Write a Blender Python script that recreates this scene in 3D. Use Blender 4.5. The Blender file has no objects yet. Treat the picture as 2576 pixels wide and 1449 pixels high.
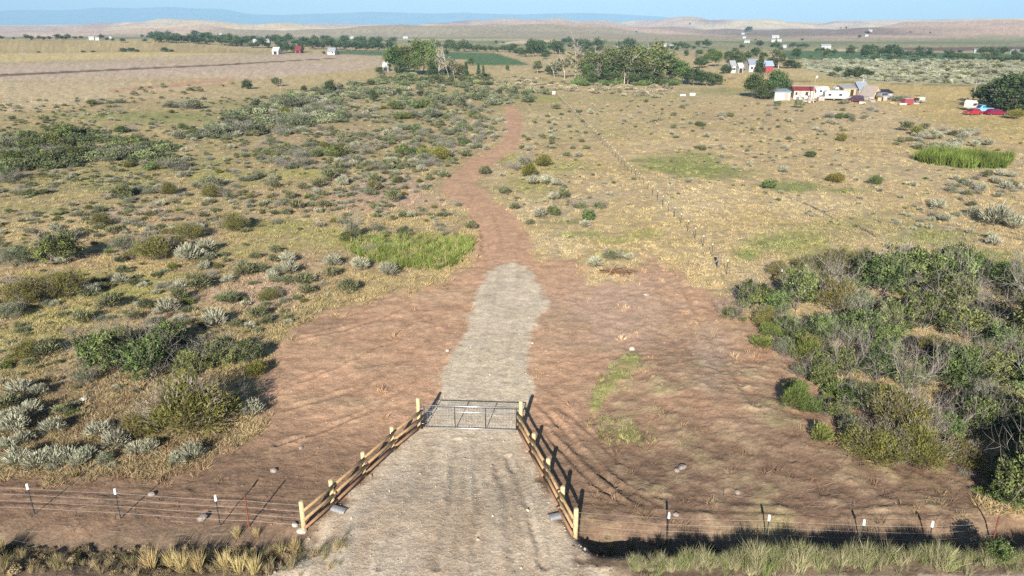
import bpy, bmesh, math, random
import numpy as np
from mathutils import Vector

R = math.radians
SC = bpy.context.scene
COL = SC.collection
# ------------------------------------------------------------------ camera, sky, sun, exposure
CAM_H, PITCH, FOC = 19.0, 20.1, 1820.0          # FOC is in pixels of a 2576 x 1449 picture
cam = bpy.data.cameras.new('camera')
cam.sensor_width = 36.0
cam.lens = 36.0 * FOC / 2576.0
cam.clip_start, cam.clip_end = 0.5, 60000.0
camo = bpy.data.objects.new('camera', cam)
COL.objects.link(camo)
camo.location = (0, 0, CAM_H)
camo.rotation_euler = (R(90 - PITCH), 0, 0)
SC.camera = camo

SUN_EL, SUN_AZ = 24.0, 10.3                      # light travels 10.3 degrees to the right of straight ahead
world = bpy.data.worlds.new('World')
SC.world = world
world.use_nodes = True
wn = world.node_tree
sky = wn.nodes.new('ShaderNodeTexSky')
sky.sky_type = 'NISHITA'
sky.sun_disc = False
sky.sun_elevation = R(SUN_EL)
sky.sun_rotation = R(180 + SUN_AZ)
sky.altitude = 700
sky.air_density = 1.0
sky.dust_density = 0.3
sky.ozone_density = 1.4
bg = wn.nodes['Background']
bg.inputs[1].default_value = 0.052
wn.links.new(sky.outputs[0], bg.inputs[0])
sun = bpy.data.lights.new('sun', 'SUN')
sun.energy = 5.0
sun.angle = R(0.53)
sun.color = (1.0, 0.93, 0.82)
suno = bpy.data.objects.new('sun', sun)
COL.objects.link(suno)
a, e = R(SUN_AZ), R(SUN_EL)
suno.rotation_euler = Vector((math.sin(a) * math.cos(e), math.cos(a) * math.cos(e), -math.sin(e))).to_track_quat('-Z', 'Y').to_euler()
suno.location = (-20, -60, 60)
SC.view_settings.view_transform = 'Standard'
SC.view_settings.look = 'None'
SC.view_settings.exposure = 0.95
SC.view_settings.gamma = 1.0
SC.render.engine = 'CYCLES'
SC.cycles.use_denoising = False
SC.cycles.max_bounces = 5
SC.cycles.diffuse_bounces = 2
SC.cycles.glossy_bounces = 2
SC.cycles.transparent_max_bounces = 4
SC.cycles.volume_bounces = 0
SC.render.film_transparent = False

# ------------------------------------------------------------------ numpy noise
def hash2(ix, iy, seed):
    h = (ix.astype(np.int64) * 374761393 + iy.astype(np.int64) * 668265263 + seed * 1442695041) & 0xffffffff
    h = ((h ^ (h >> 13)) * 1274126177) & 0xffffffff
    h = h ^ (h >> 16)
    return (h & 0xffffff) / float(0xffffff)

def vnoise(x, y, seed=0):
    ix, iy = np.floor(x), np.floor(y)
    fx, fy = x - ix, y - iy
    ux, uy = fx * fx * (3 - 2 * fx), fy * fy * (3 - 2 * fy)
    ix, iy = ix.astype(np.int64), iy.astype(np.int64)
    n00, n10 = hash2(ix, iy, seed), hash2(ix + 1, iy, seed)
    n01, n11 = hash2(ix, iy + 1, seed), hash2(ix + 1, iy + 1, seed)
    return (n00 * (1 - ux) + n10 * ux) * (1 - uy) + (n01 * (1 - ux) + n11 * ux) * uy

def fbm(x, y, scale, octs=4, seed=0, gain=0.5):
    s, amp, tot = 0.0, 1.0, 0.0
    c, sn = 0.8, 0.6
    x, y = x / scale, y / scale
    for o in range(octs):
        s = s + amp * vnoise(x + 17.3 * o, y - 9.1 * o, seed + o)
        tot += amp
        amp *= gain
        x, y = 2.03 * (c * x - sn * y), 2.03 * (sn * x + c * y)
    return s / tot * 2 - 1                        # about -1 .. 1

def sstep(a, b, v):
    t = np.clip((v - a) / (b - a), 0, 1)
    return t * t * (3 - 2 * t)

# ------------------------------------------------------------------ pixels to rays, ground height
CP, SP = math.cos(R(PITCH)), math.sin(R(PITCH))

def ray(px, py):
    u, v = (px - 1288.0) / FOC, (724.5 - py) / FOC
    return np.array([u, CP + v * SP, -SP + v * CP])

def flat(px, py, z=0.0):
    d = ray(px, py)
    t = (z - CAM_H) / d[2]
    return d[0] * t, d[1] * t

DRIVE_C = [(1288, 1600), (1130, 1449), (1180, 1250), (1190, 1075), (1225, 975), (1235, 880), (1270, 790), (1290, 690)]
DRIVE_XY = np.array([flat(*p) for p in DRIVE_C])
HILL_P = [(-4000, 66), (0, 66), (300, 63), (560, 61), (760, 66), (1000, 65), (1250, 61), (1500, 58), (1640, 59), (1700, 53.5),
          (1850, 52), (2000, 57), (2150, 54), (2300, 52), (2576, 50), (6500, 52)]
HPX = np.array([(p - 1288) / (FOC * CP * 1.035) for p, q in HILL_P])
HPY = np.array([q for p, q in HILL_P])

def H(x, y):
    """height of the land, metres"""
    x, y = np.asarray(x, float), np.asarray(y, float)
    z = 0.35 * fbm(x, y, 38, 3, 5) * sstep(30, 60, y)
    z = z + 0.9 * fbm(x, y, 110, 2, 8) * sstep(60, 160, y) * (1 - sstep(700, 1200, y))
    # county road bank and ditch in front, crossed by the driveway
    cx = np.interp(y, DRIVE_XY[:, 1], DRIVE_XY[:, 0])
    dw = np.interp(y, [18, 21.5, 24, 27, 31], [6.6, 5.0, 4.0, 3.2, 2.6])
    on = 1 - sstep(dw - 0.2, dw + 1.4, np.abs(x - cx))
    edge = 21.9 + 0.012 * x + 0.25 * fbm(x, x * 0, 3.0, 2, 41)
    ditch = np.exp(-((y - edge - 1.15) / 0.85) ** 2)
    z = z + ((.12 + .38 * sstep(-3, 3, x)) * (1 - sstep(edge - 0.6, edge + 0.9, y)) - (.30 + .6 * sstep(-3, 3, x)) * ditch) * (1 - on)
    z = z + on * 0.30 * (1 - sstep(24, 29, y))
    # low bank right of the driveway
    z = z + 0.55 * np.exp(-(((x - 9.5) / 3.2) ** 2 + ((y - 35.5) / 4.5) ** 2)) + 0.4 * np.exp(-(((x - 14) / 4.5) ** 2 + ((y - 31) / 4) ** 2))
    # bench at left far
    bx = sstep(-95 - (y - 520) * 0.1, -330, x)
    z = z + 7.0 * sstep(525, 600, y) * bx * (1 - sstep(640, 900, y)) * (0.9 + 0.2 * fbm(x, y, 120, 2, 3))
    # sage terrace at right far
    z = z + 1.6 * sstep(255, 300, y) * sstep(60, 110, x) * (1 - sstep(420, 560, y))
    # far hills
    crest = np.interp(x / np.maximum(y, 1), HPX, HPY)
    cz = CAM_H + (58.6 - crest) / FOC * 4600
    up = sstep(820, 4300, y)
    z = z + cz * up + ((26 + 16 * sstep(-200, 300, x)) * fbm(x, y * 0.8, 680, 4, 21) + 24 * fbm(x, y * .8, 250, 3, 24)) * sstep(820 + 160 * sstep(200, -300, x), 1700, y) * (1 - 0.75 * sstep(3400, 4600, y))
    z = z - 60 * sstep(4700, 7500, y)
    return z

def gp(px, py):
    """the point of the land seen at a pixel"""
    d = ray(px, py)
    t = np.concatenate([np.linspace(150, 400, 160), np.geomspace(401, 9000, 900)])
    X, Y, Z = d[0] * t, d[1] * t, CAM_H + d[2] * t
    below = np.nonzero(Z < H(X, Y))[0]
    if len(below) == 0:
        x, y = d[0] * 4500, d[1] * 4500
        return float(x), float(y), float(H(x, y))
    k = below[0]
    lo, hi = t[max(k - 1, 0)], t[k]
    for _ in range(18):
        m = 0.5 * (lo + hi)
        if CAM_H + d[2] * m < H(d[0] * m, d[1] * m):
            hi = m
        else:
            lo = m
    return float(d[0] * hi), float(d[1] * hi), float(H(d[0] * hi, d[1] * hi))

_gp_slow = gp

def gp_many(px, py):
    """the same for many pixels of the near, gently rolling land"""
    px, py = np.asarray(px, float), np.asarray(py, float)
    u, v = (px - 1288.0) / FOC, (724.5 - py) / FOC
    dy, dz = CP + v * SP, -SP + v * CP
    z = np.zeros(px.shape)
    for _ in range(6):
        t = (z - CAM_H) / dz
        z = .3 * z + .7 * np.clip(H(u * t, dy * t), -3, 10)
    t = (z - CAM_H) / dz
    return np.stack([u * t, dy * t, H(u * t, dy * t)], -1)

GPC = {}
def prefetch(pts):
    pts = [p for p in pts if p[1] > 150]
    q = gp_many([p[0] for p in pts], [p[1] for p in pts])
    for p, v in zip(pts, q): GPC[(p[0], p[1])] = tuple(map(float, v))

def gp(px, py):
    if (px, py) in GPC: return GPC[(px, py)]
    if py > 150:
        q = gp_many(np.array([px]), np.array([py]))[0]
        return float(q[0]), float(q[1]), float(q[2])
    return _gp_slow(px, py)

def depth_of(x, y, z):
    return y * CP + (CAM_H - z) * SP

def mpp(p):
    """metres per picture pixel at a point"""
    return depth_of(*p) / FOC

# ------------------------------------------------------------------ materials
def new_mat(name):
    m = bpy.data.materials.new(name)
    m.use_nodes = True
    return m, m.node_tree.nodes, m.node_tree.links, m.node_tree.nodes['Principled BSDF']

def plain(name, rgb, rough=0.7, metal=0.0, var=0.12, scale=6.0, bump=0.0, spec=0.3):
    m, N, L, b = new_mat(name)
    tc = N.new('ShaderNodeTexCoord')
    n = N.new('ShaderNodeTexNoise')
    n.inputs['Scale'].default_value = scale
    n.inputs['Detail'].default_value = 5
    L.new(tc.outputs['Object'], n.inputs['Vector'])
    mr = N.new('ShaderNodeMapRange')
    mr.inputs['From Min'].default_value, mr.inputs['From Max'].default_value = 0.3, 0.7
    mr.inputs['To Min'].default_value, mr.inputs['To Max'].default_value = 1 - var, 1 + var
    L.new(n.outputs['Fac'], mr.inputs['Value'])
    mx = N.new('ShaderNodeVectorMath')
    mx.operation = 'SCALE'
    mx.inputs[0].default_value = rgb
    L.new(mr.outputs[0], mx.inputs['Scale'])
    L.new(mx.outputs[0], b.inputs['Base Color'])
    b.inputs['Roughness'].default_value = rough
    b.inputs['Metallic'].default_value = metal
    b.inputs['Specular IOR Level'].default_value = spec
    if bump:
        bp = N.new('ShaderNodeBump')
        bp.inputs['Strength'].default_value = bump
        bp.inputs['Distance'].default_value = 0.02
        L.new(n.outputs['Fac'], bp.inputs['Height'])
        L.new(bp.outputs[0], b.inputs['Normal'])
    return m

def leafmat(name, dark, light, hue=0.03, val=0.25, rough=0.75):
    """colour runs from dark to light with the stored tone, a little different on every plant"""
    m, N, L, b = new_mat(name)
    at = N.new('ShaderNodeAttribute')
    at.attribute_name = 'tone'
    mix = N.new('ShaderNodeMix')
    mix.data_type = 'RGBA'
    mix.inputs[6].default_value = (*dark, 1)
    mix.inputs[7].default_value = (*light, 1)
    L.new(at.outputs['Fac'], mix.inputs[0])
    oi = N.new('ShaderNodeObjectInfo')
    hs = N.new('ShaderNodeHueSaturation')
    m1 = N.new('ShaderNodeMapRange')
    m1.inputs['To Min'].default_value, m1.inputs['To Max'].default_value = 0.5 - hue, 0.5 + hue
    m2 = N.new('ShaderNodeMapRange')
    m2.inputs['To Min'].default_value, m2.inputs['To Max'].default_value = 1 - val, 1 + val
    w = N.new('ShaderNodeTexWhiteNoise')
    w.noise_dimensions = '1D'
    L.new(oi.outputs['Random'], w.inputs['W'])
    L.new(oi.outputs['Random'], m1.inputs['Value'])
    L.new(w.outputs['Value'], m2.inputs['Value'])
    L.new(m1.outputs[0], hs.inputs['Hue'])
    L.new(m2.outputs[0], hs.inputs['Value'])
    L.new(mix.outputs[2], hs.inputs['Color'])
    L.new(hs.outputs[0], b.inputs['Base Color'])
    b.inputs['Roughness'].default_value = rough
    b.inputs['Specular IOR Level'].default_value = 0.15
    return m

def tintmat(name, rough=0.85):
    """colour comes with each scattered piece"""
    m, N, L, b = new_mat(name)
    at = N.new('ShaderNodeAttribute')
    at.attribute_type = 'INSTANCER'
    at.attribute_name = 'tint'
    tn = N.new('ShaderNodeAttribute')
    tn.attribute_name = 'tone'
    mr = N.new('ShaderNodeMapRange')
    mr.inputs['To Min'].default_value, mr.inputs['To Max'].default_value = 0.72, 1.25
    L.new(tn.outputs['Fac'], mr.inputs['Value'])
    vm = N.new('ShaderNodeVectorMath')
    vm.operation = 'SCALE'
    L.new(at.outputs['Color'], vm.inputs[0])
    L.new(mr.outputs[0], vm.inputs['Scale'])
    L.new(vm.outputs[0], b.inputs['Base Color'])
    b.inputs['Roughness'].default_value = rough
    b.inputs['Specular IOR Level'].default_value = 0.1
    return m

# ------------------------------------------------------------------ object helpers
def tag(o, label=None, cat=None, group=None, kind=None):
    if label: o['label'] = label
    if cat: o['category'] = cat
    if group: o['group'] = group
    if kind: o['kind'] = kind
    return o

def empty(name, loc, rz=0.0):
    o = bpy.data.objects.new(name, None)
    o.empty_display_size = 0.3
    o.location = loc
    o.rotation_euler = (0, 0, rz)
    COL.objects.link(o)
    return o

def link(name, me, parent=None, loc=None, rz=None):
    o = bpy.data.objects.new(name, me)
    COL.objects.link(o)
    if parent: o.parent = parent
    if loc is not None: o.location = loc
    if rz is not None: o.rotation_euler = (0, 0, rz)
    return o

def np_mesh(name, V, F, mats, tone=None, midx=None, smooth=False):
    V = np.asarray(V, np.float32)
    F = np.asarray(F, np.int32)
    me = bpy.data.meshes.new(name)
    me.vertices.add(len(V))
    me.vertices.foreach_set('co', V.ravel())
    k = F.shape[1]
    me.loops.add(F.size)
    me.loops.foreach_set('vertex_index', F.ravel())
    me.polygons.add(len(F))
    me.polygons.foreach_set('loop_start', np.arange(0, F.size, k, dtype=np.int32))
    if midx is not None:
        me.polygons.foreach_set('material_index', np.asarray(midx, np.int32))
    if smooth:
        me.polygons.foreach_set('use_smooth', np.ones(len(F), bool))
    for m in mats: me.materials.append(m)
    if tone is not None:
        at = me.attributes.new('tone', 'FLOAT', 'POINT')
        at.data.foreach_set('value', np.asarray(tone, np.float32))
    me.update(calc_edges=True)
    return me

class MB:
    """collects boxes, tubes and prisms, then becomes one mesh"""
    def __init__(s): s.v, s.f = [], []
    def add(s, v, f):
        n = len(s.v)
        s.v += [tuple(map(float, q)) for q in v]
        s.f += [tuple(i + n for i in q) for q in f]
        return s
    def box(s, x0, x1, y0, y1, z0, z1):
        v = [(x0, y0, z0), (x1, y0, z0), (x1, y1, z0), (x0, y1, z0), (x0, y0, z1), (x1, y0, z1), (x1, y1, z1), (x0, y1, z1)]
        return s.add(v, [(0, 3, 2, 1), (4, 5, 6, 7), (0, 1, 5, 4), (1, 2, 6, 5), (2, 3, 7, 6), (3, 0, 4, 7)])
    def tube(s, pts, rads, n=8, cap=True):
        pts = [Vector(p) for p in pts]
        if not hasattr(rads, '__len__'): rads = [rads] * len(pts)
        v, f = [], []
        for i, p in enumerate(pts):
            d = (pts[min(i + 1, len(pts) - 1)] - pts[max(i - 1, 0)])
            d = d.normalized() if d.length > 1e-9 else Vector((0, 0, 1))
            a = d.cross(Vector((0, 0, 1)) if abs(d.z) < 0.9 else Vector((1, 0, 0))).normalized()
            b = d.cross(a)
            for k in range(n):
                t = 2 * math.pi * k / n
                v.append(p + (a * math.cos(t) + b * math.sin(t)) * rads[i])
        for i in range(len(pts) - 1):
            for k in range(n):
                f.append((i * n + k, i * n + (k + 1) % n, (i + 1) * n + (k + 1) % n, (i + 1) * n + k))
        if cap:
            f.append(tuple(range(n - 1, -1, -1)))
            f.append(tuple(range((len(pts) - 1) * n, len(pts) * n)))
        return s.add(v, f)
    def prism(s, prof, x0, x1, axis='x'):
        """a closed profile of (u, z) points pushed from x0 to x1"""
        n = len(prof)
        if axis == 'x':
            v = [(x0, u, z) for u, z in prof] + [(x1, u, z) for u, z in prof]
        else:
            v = [(u, x0, z) for u, z in prof] + [(u, x1, z) for u, z in prof]
        f = [tuple(range(n - 1, -1, -1)), tuple(range(n, 2 * n))] + [(i, (i + 1) % n, n + (i + 1) % n, n + i) for i in range(n)]
        return s.add(v, f)
    def mesh(s, name, mat, smooth=False, bevel=0.0):
        me = bpy.data.meshes.new(name)
        me.from_pydata(s.v, [], s.f)
        me.materials.append(mat)
        bm = bmesh.new()
        bm.from_mesh(me)
        bmesh.ops.recalc_face_normals(bm, faces=bm.faces)
        if bevel:
            bmesh.ops.bevel(bm, geom=[e for e in bm.edges if e.is_manifold and e.calc_face_angle(0) > 0.5], offset=bevel, segments=1, affect='EDGES')
        bm.to_mesh(me)
        bm.free()
        if smooth:
            for p in me.polygons: p.use_smooth = len(p.vertices) == 4
        return me
    def build(s, name, mat, parent=None, smooth=False, bevel=0.0, loc=None, rz=None):
        return link(name, s.mesh(name, mat, smooth, bevel), parent, loc, rz)

def copy_tree(o, parent=None):
    c = o.copy()
    COL.objects.link(c)
    c.parent = parent
    for ch in o.children:
        copy_tree(ch, c)
    return c
# ------------------------------------------------------------------ land: one graded sheet, cut into its zones
def project(x, y, z):
    d = y * CP + (CAM_H - z) * SP
    up = y * SP + (z - CAM_H) * CP
    d = np.where(d > 1.0, d, 1.0)
    return 1288 + FOC * x / d, 724.5 - FOC * up / d

def poly_sd(px, py, P):
    """signed distance to a closed outline, positive inside"""
    P = np.asarray(P, float)
    best = np.full(px.shape, 1e12)
    ins = np.zeros(px.shape, bool)
    for i in range(len(P)):
        x0, y0 = P[i]
        x1, y1 = P[(i + 1) % len(P)]
        dx, dy = x1 - x0, y1 - y0
        t = np.clip(((px - x0) * dx + (py - y0) * dy) / (dx * dx + dy * dy + 1e-9), 0, 1)
        best = np.minimum(best, (px - x0 - t * dx) ** 2 + (py - y0 - t * dy) ** 2)
        if y0 != y1:
            c = ((y0 > py) != (y1 > py)) & (px < dx * (py - y0) / dy + x0)
            ins ^= c
    d = np.sqrt(best)
    return np.where(ins, d, -d)

def line_d(px, py, P):
    P = np.asarray(P, float)
    best = np.full(px.shape, 1e12)
    for i in range(len(P) - 1):
        x0, y0 = P[i]
        x1, y1 = P[i + 1]
        dx, dy = x1 - x0, y1 - y0
        t = np.clip(((px - x0) * dx + (py - y0) * dy) / (dx * dx + dy * dy + 1e-9), 0, 1)
        best = np.minimum(best, (px - x0 - t * dx) ** 2 + (py - y0 - t * dy) ** 2)
    return np.sqrt(best)

GRAVEL = [(1255, 668), (1300, 666), (1338, 676), (1348, 705), (1370, 735), (1388, 762), (1362, 792), (1338, 828), (1332, 880), (1330, 930),
          (1345, 972), (1332, 1000), (1312, 1075), (1325, 1130), (1350, 1200), (1385, 1270), (1425, 1340), (1480, 1395), (1540, 1460), (1700, 1700),
          (300, 1700), (640, 1460), (740, 1395), (790, 1340), (850, 1275), (925, 1205), (1000, 1130), (1062, 1070), (1108, 990), (1112, 945), (1132, 905),
          (1175, 830), (1190, 770), (1203, 722), (1228, 690)]
TRACK = [(1272, 268), (1300, 268), (1318, 300), (1313, 331), (1306, 362), (1275, 390), (1248, 406), (1215, 438), (1195, 465), (1225, 490), (1262, 515),
         (1297, 543), (1318, 570), (1336, 600), (1346, 650), (1350, 700), (1200, 720), (1190, 650), (1206, 590), (1182, 543), (1154, 512), (1112, 485),
         (1108, 472), (1136, 439), (1178, 404), (1230, 382), (1261, 362), (1272, 331)]
BARE = [(1192, 640), (1180, 668), (1130, 702), (1000, 737), (900, 762), (830, 792), (760, 838), (700, 868), (695, 905), (665, 950), (640, 1000), (690, 1045),
        (640, 1092), (560, 1142), (480, 1187), (300, 1203), (100, 1208), (-400, 1220), (-900, 1500), (-900, 1700), (3500, 1700), (3500, 1420), (2700, 1330), (2430, 1300),
        (2520, 1230), (2420, 1150), (2300, 1080), (2200, 1000), (2100, 960), (2040, 900), (1980, 850), (1920, 820), (1850, 770), (1745, 705),
        (1660, 660), (1590, 680), (1500, 700), (1440, 660), (1348, 632)]
STUBBLE = [(-900, 185), (0, 158), (300, 146), (590, 138), (830, 136), (980, 143), (985, 160), (900, 176), (760, 188), (590, 200), (470, 196), (300, 207), (0, 203), (-900, 240)]
YELLOW = [(-900, 150), (0, 134), (400, 132), (640, 135), (590, 138), (300, 146), (0, 158), (-900, 185)]
CROP_A = [(840, 128), (1240, 132), (1300, 150), (1335, 164), (1200, 164), (1180, 151), (990, 140), (840, 136)]
CROP_B = [(1960, 127), (2230, 130), (2700, 139), (2900, 150), (2576, 149), (2170, 151), (1985, 149)]
WHEAT = [(1250, 111), (1285, 104), (1340, 101), (1400, 100), (1418, 106), (1320, 110)]
PLOUGH = [(2165, 124), (2300, 119), (2576, 116), (2900, 118), (2900, 131), (2576, 128), (2350, 129)]
PALE = [(2080, 124), (2160, 125), (2235, 129), (2200, 131), (2100, 128)]
SAGEFLAT = [(2015, 150), (2300, 151), (2900, 158), (2900, 222), (2576, 214), (2380, 210), (2200, 205), (2100, 195), (2020, 170)]
GOLD = [(1780, 197), (2000, 204), (2440, 217), (2900, 228), (2900, 480), (2600, 380), (2450, 335), (2330, 300), (2230, 262), (2050, 240), (1850, 225)]
TANLEFT = [(-900, 243), (0, 205), (300, 208), (560, 203), (480, 222), (300, 240), (200, 262), (0, 285), (-900, 330)]
STRAW = [(1190, 648), (1180, 668), (1120, 700), (1000, 735), (900, 760), (840, 745), (900, 715), (1000, 700), (1080, 690), (1150, 655)]
BANKGREEN = [(1485, 1035), (1490, 985), (1520, 945), (1555, 900), (1590, 880), (1612, 890), (1608, 925), (1570, 960), (1530, 1000), (1500, 1040)]
WEEDS = [(868, 628), (905, 606), (960, 598), (1040, 606), (1110, 602), (1178, 612), (1182, 632), (1150, 660), (1090, 676), (1010, 668), (930, 650)]
REEDS = [(2300, 402), (2335, 392), (2372, 388), (2450, 396), (2530, 400), (2545, 408), (2530, 424), (2440, 424), (2330, 412)]
GREENS = [  # centre, half sizes, how much, colour
    (430, 545, 260, 26, .7, 'soil'), (820, 505, 260, 34, .75, 'soil'), (980, 480, 150, 40, .6, 'pink'), (620, 600, 150, 22, .6, 'soil'), (640, 730, 190, 60, .75, 'pink'), (480, 810, 170, 30, .6, 'soil'), (330, 530, 150, 14, .5, 'pink'), (760, 655, 130, 26, .6, 'soil'), (120, 600, 200, 16, .5, 'tan'),
    (200, 560, 230, 20, .5, 'tan'), (1000, 560, 160, 24, .7, 'tan'), (1100, 620, 120, 16, .5, 'tan'), (1330, 520, 70, 40, .6, 'pale'), (1420, 610, 90, 30, .6, 'pale'), (1600, 540, 160, 50, .5, 'tan'), (1750, 520, 120, 40, .5, 'pale'), (1960, 545, 170, 40, .5, 'tan'), (2080, 520, 200, 30, .5, 'pale'), (900, 350, 200, 40, .5, 'soil'),
    (1350, 320, 160, 40, .35, 'pale'), (1250, 430, 40, 30, .3, 'pale'), (400, 330, 200, 14, .5, 'tan'), (150, 300, 200, 12, .5, 'tan'), (1560, 760, 130, 80, .5, 'pale'),
    (1715, 412, 130, 30, .65, 'grn'), (1800, 435, 110, 16, .6, 'grn'), (1540, 606, 115, 12, .7, 'lime'), (1470, 590, 80, 12, .5, 'grn'), (1620, 590, 60, 14, .6, 'lime'),
    (1960, 610, 110, 40, .6, 'grn'), (2050, 640, 120, 40, .5, 'lime'), (1890, 640, 60, 22, .7, 'grn'), (1995, 470, 95, 14, .75, 'grn'), (2120, 480, 60, 8, .6, 'grn'), (1550, 640, 60, 14, .6, 'lime'),
    (2250, 560, 170, 40, .35, 'olv'), (2330, 600, 160, 40, .55, 'grn'), (2450, 660, 160, 40, .6, 'grn'), (2540, 700, 160, 40, .6, 'olv'), (2100, 590, 140, 30, .3, 'olv'),
    (860, 600, 120, 34, .65, 'lime'), (720, 580, 120, 28, .6, 'lime'), (640, 620, 130, 26, .4, 'lime'), (1060, 592, 70, 10, .6, 'lime'), (650, 560, 130, 12, .45, 'olv'),
    (330, 292, 300, 14, .55, 'grn'), (560, 262, 160, 12, .5, 'grn'), (120, 330, 190, 26, .5, 'olv'), (420, 300, 200, 20, .4, 'grn'), (230, 430, 230, 30, .55, 'olv'), (120, 470, 170, 28, .55, 'olv'),
    (480, 420, 120, 24, .5, 'grn'), (300, 470, 160, 22, .45, 'grn'), (60, 530, 140, 20, .5, 'olv'), (620, 395, 160, 30, .35, 'olv'), (700, 440, 170, 14, .5, 'lime'), (770, 430, 90, 14, .45, 'lime'),
    (560, 455, 100, 20, .4, 'lime'), (40, 640, 130, 30, .45, 'olv'), (220, 720, 180, 36, .6, 'lime'), (330, 750, 120, 26, .5, 'lime'), (150, 790, 150, 30, .5, 'lime'), (60, 860, 140, 40, .45, 'lime'),
    (230, 830, 120, 26, .45, 'olv'), (450, 700, 120, 18, .4, 'lime'), (40, 930, 90, 24, .5, 'olv'), (560, 640, 90, 14, .4, 'lime'), (1000, 400, 170, 30, .3, 'olv'), (1330, 470, 60, 26, .5, 'lime'),
    (1290, 400, 70, 18, .55, 'lime'), (1420, 420, 90, 22, .45, 'lime'), (1370, 500, 60, 12, .3, 'lime'), (1360, 250, 90, 10, .6, 'lime'), (1480, 330, 150, 22, .2, 'grn'), (1430, 560, 80, 12, .5, 'grn'),
    (1190, 498, 30, 7, .6, 'grn'), (800, 240, 260, 20, .35, 'olv'), (1150, 240, 260, 20, .35, 'olv'), (1600, 245, 160, 12, .25, 'grn'), (1830, 230, 120, 12, .4, 'grn'), (2380, 262, 120, 9, .6, 'grn'),
    (2130, 205, 130, 6, .5, 'lime'), (2440, 213, 160, 4, .5, 'grn'), (1640, 860, 60, 26, .25, 'lime'), (1545, 1075, 55, 26, .6, 'grn'), (1600, 1105, 50, 14, .4, 'lime'), (1700, 1145, 70, 14, .25, 'lime'),
    (2000, 1150, 60, 14, .2, 'lime'), (1340, 560, 0.1, 0.1, 0, 'grn'), (600, 1165, 40, 30, .35, 'lime'), (420, 1180, 70, 16, .25, 'olv')]
RUTS = [  # wheel tracks worn into the bare dirt
    ([(1345, 1010), (1400, 1060), (1455, 1130), (1520, 1200), (1600, 1262)], .28, .07), ([(1375, 1000), (1440, 1050), (1505, 1105), (1560, 1165)], .22, .05),
    ([(1365, 1080), (1430, 1150), (1490, 1215), (1570, 1265)], .2, .06), ([(1400, 1085), (1470, 1160), (1560, 1225), (1660, 1270)], .22, .05),
    ([(1218, 590), (1214, 630), (1205, 660)], .3, .07), ([(1186, 545), (1212, 590), (1216, 640)], .25, .06), ([(1310, 590), (1300, 640), (1310, 668)], .3, .03), ([(1240, 540), (1262, 600), (1250, 668)], .35, .03),
    ([(1040, 760), (960, 800), (870, 830), (760, 850)], .3, .05), ([(1070, 790), (980, 850), (900, 900), (760, 960)], .3, .04), ([(1100, 830), (1020, 900), (900, 980), (720, 1030)], .3, .05),
    ([(1050, 950), (940, 1030), (820, 1080), (700, 1120)], .25, .04), ([(940, 770), (860, 800), (800, 840)], .22, .04), ([(880, 910), (930, 880), (1000, 860)], .25, .05),
    ([(-50, 1232), (250, 1240), (500, 1245), (740, 1262)], .2, .014), ([(-50, 1262), (250, 1268), (500, 1272), (740, 1288)], .2, .014), ([(1470, 1262), (1800, 1285), (2100, 1295), (2380, 1290)], .2, .02),
    ([(1480, 1235), (1800, 1262), (2100, 1275), (2380, 1265)], .2, .018), ([(1150, 1110), (1140, 1250), (1100, 1449)], .25, .035), ([(1235, 1110), (1270, 1250), (1290, 1449)], .25, .035),
    ([(1090, 1130), (1040, 1250), (960, 1449)], .2, .03), ([(1280, 1150), (1330, 1300), (1370, 1449)], .2, .04), ([(1195, 1110), (1205, 1260), (1190, 1449)], .2, .025),
    ([(1700, 690), (1760, 800), (1830, 930), (1900, 1040)], .35, .06), ([(1640, 700), (1690, 800), (1740, 900)], .3, .04), ([(1255, 690), (1235, 800), (1190, 960)], .2, .012), ([(1305, 690), (1295, 800), (1270, 960)], .2, .012)]
C = dict(tan=(.42, .325, .17), pale=(.475, .38, .24), soil=(.365, .26, .175), olv=(.265, .245, .105), grn=(.21, .23, .085), lime=(.30, .29, .10), red=(.45, .28, .18), brown=(.19, .125, .085),
         gravel=(.51, .43, .33), stub=(.46, .36, .27), strip=(.12, .075, .06), yel=(.52, .41, .20), bench=(.37, .29, .15), gold=(.47, .35, .16), sagef=(.36, .355, .235),
         crop=(.10, .16, .07), plough=(.17, .115, .10), wheat=(.56, .44, .29), hill=(.50, .36, .27), hill2=(.17, .13, .115), hill3=(.62, .49, .31), valley=(.20, .21, .11), rock=(.44, .375, .32), verge=(.16, .12, .085), pink=(.42, .30, .225))
C = {k: np.array(v) for k, v in C.items()}

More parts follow.
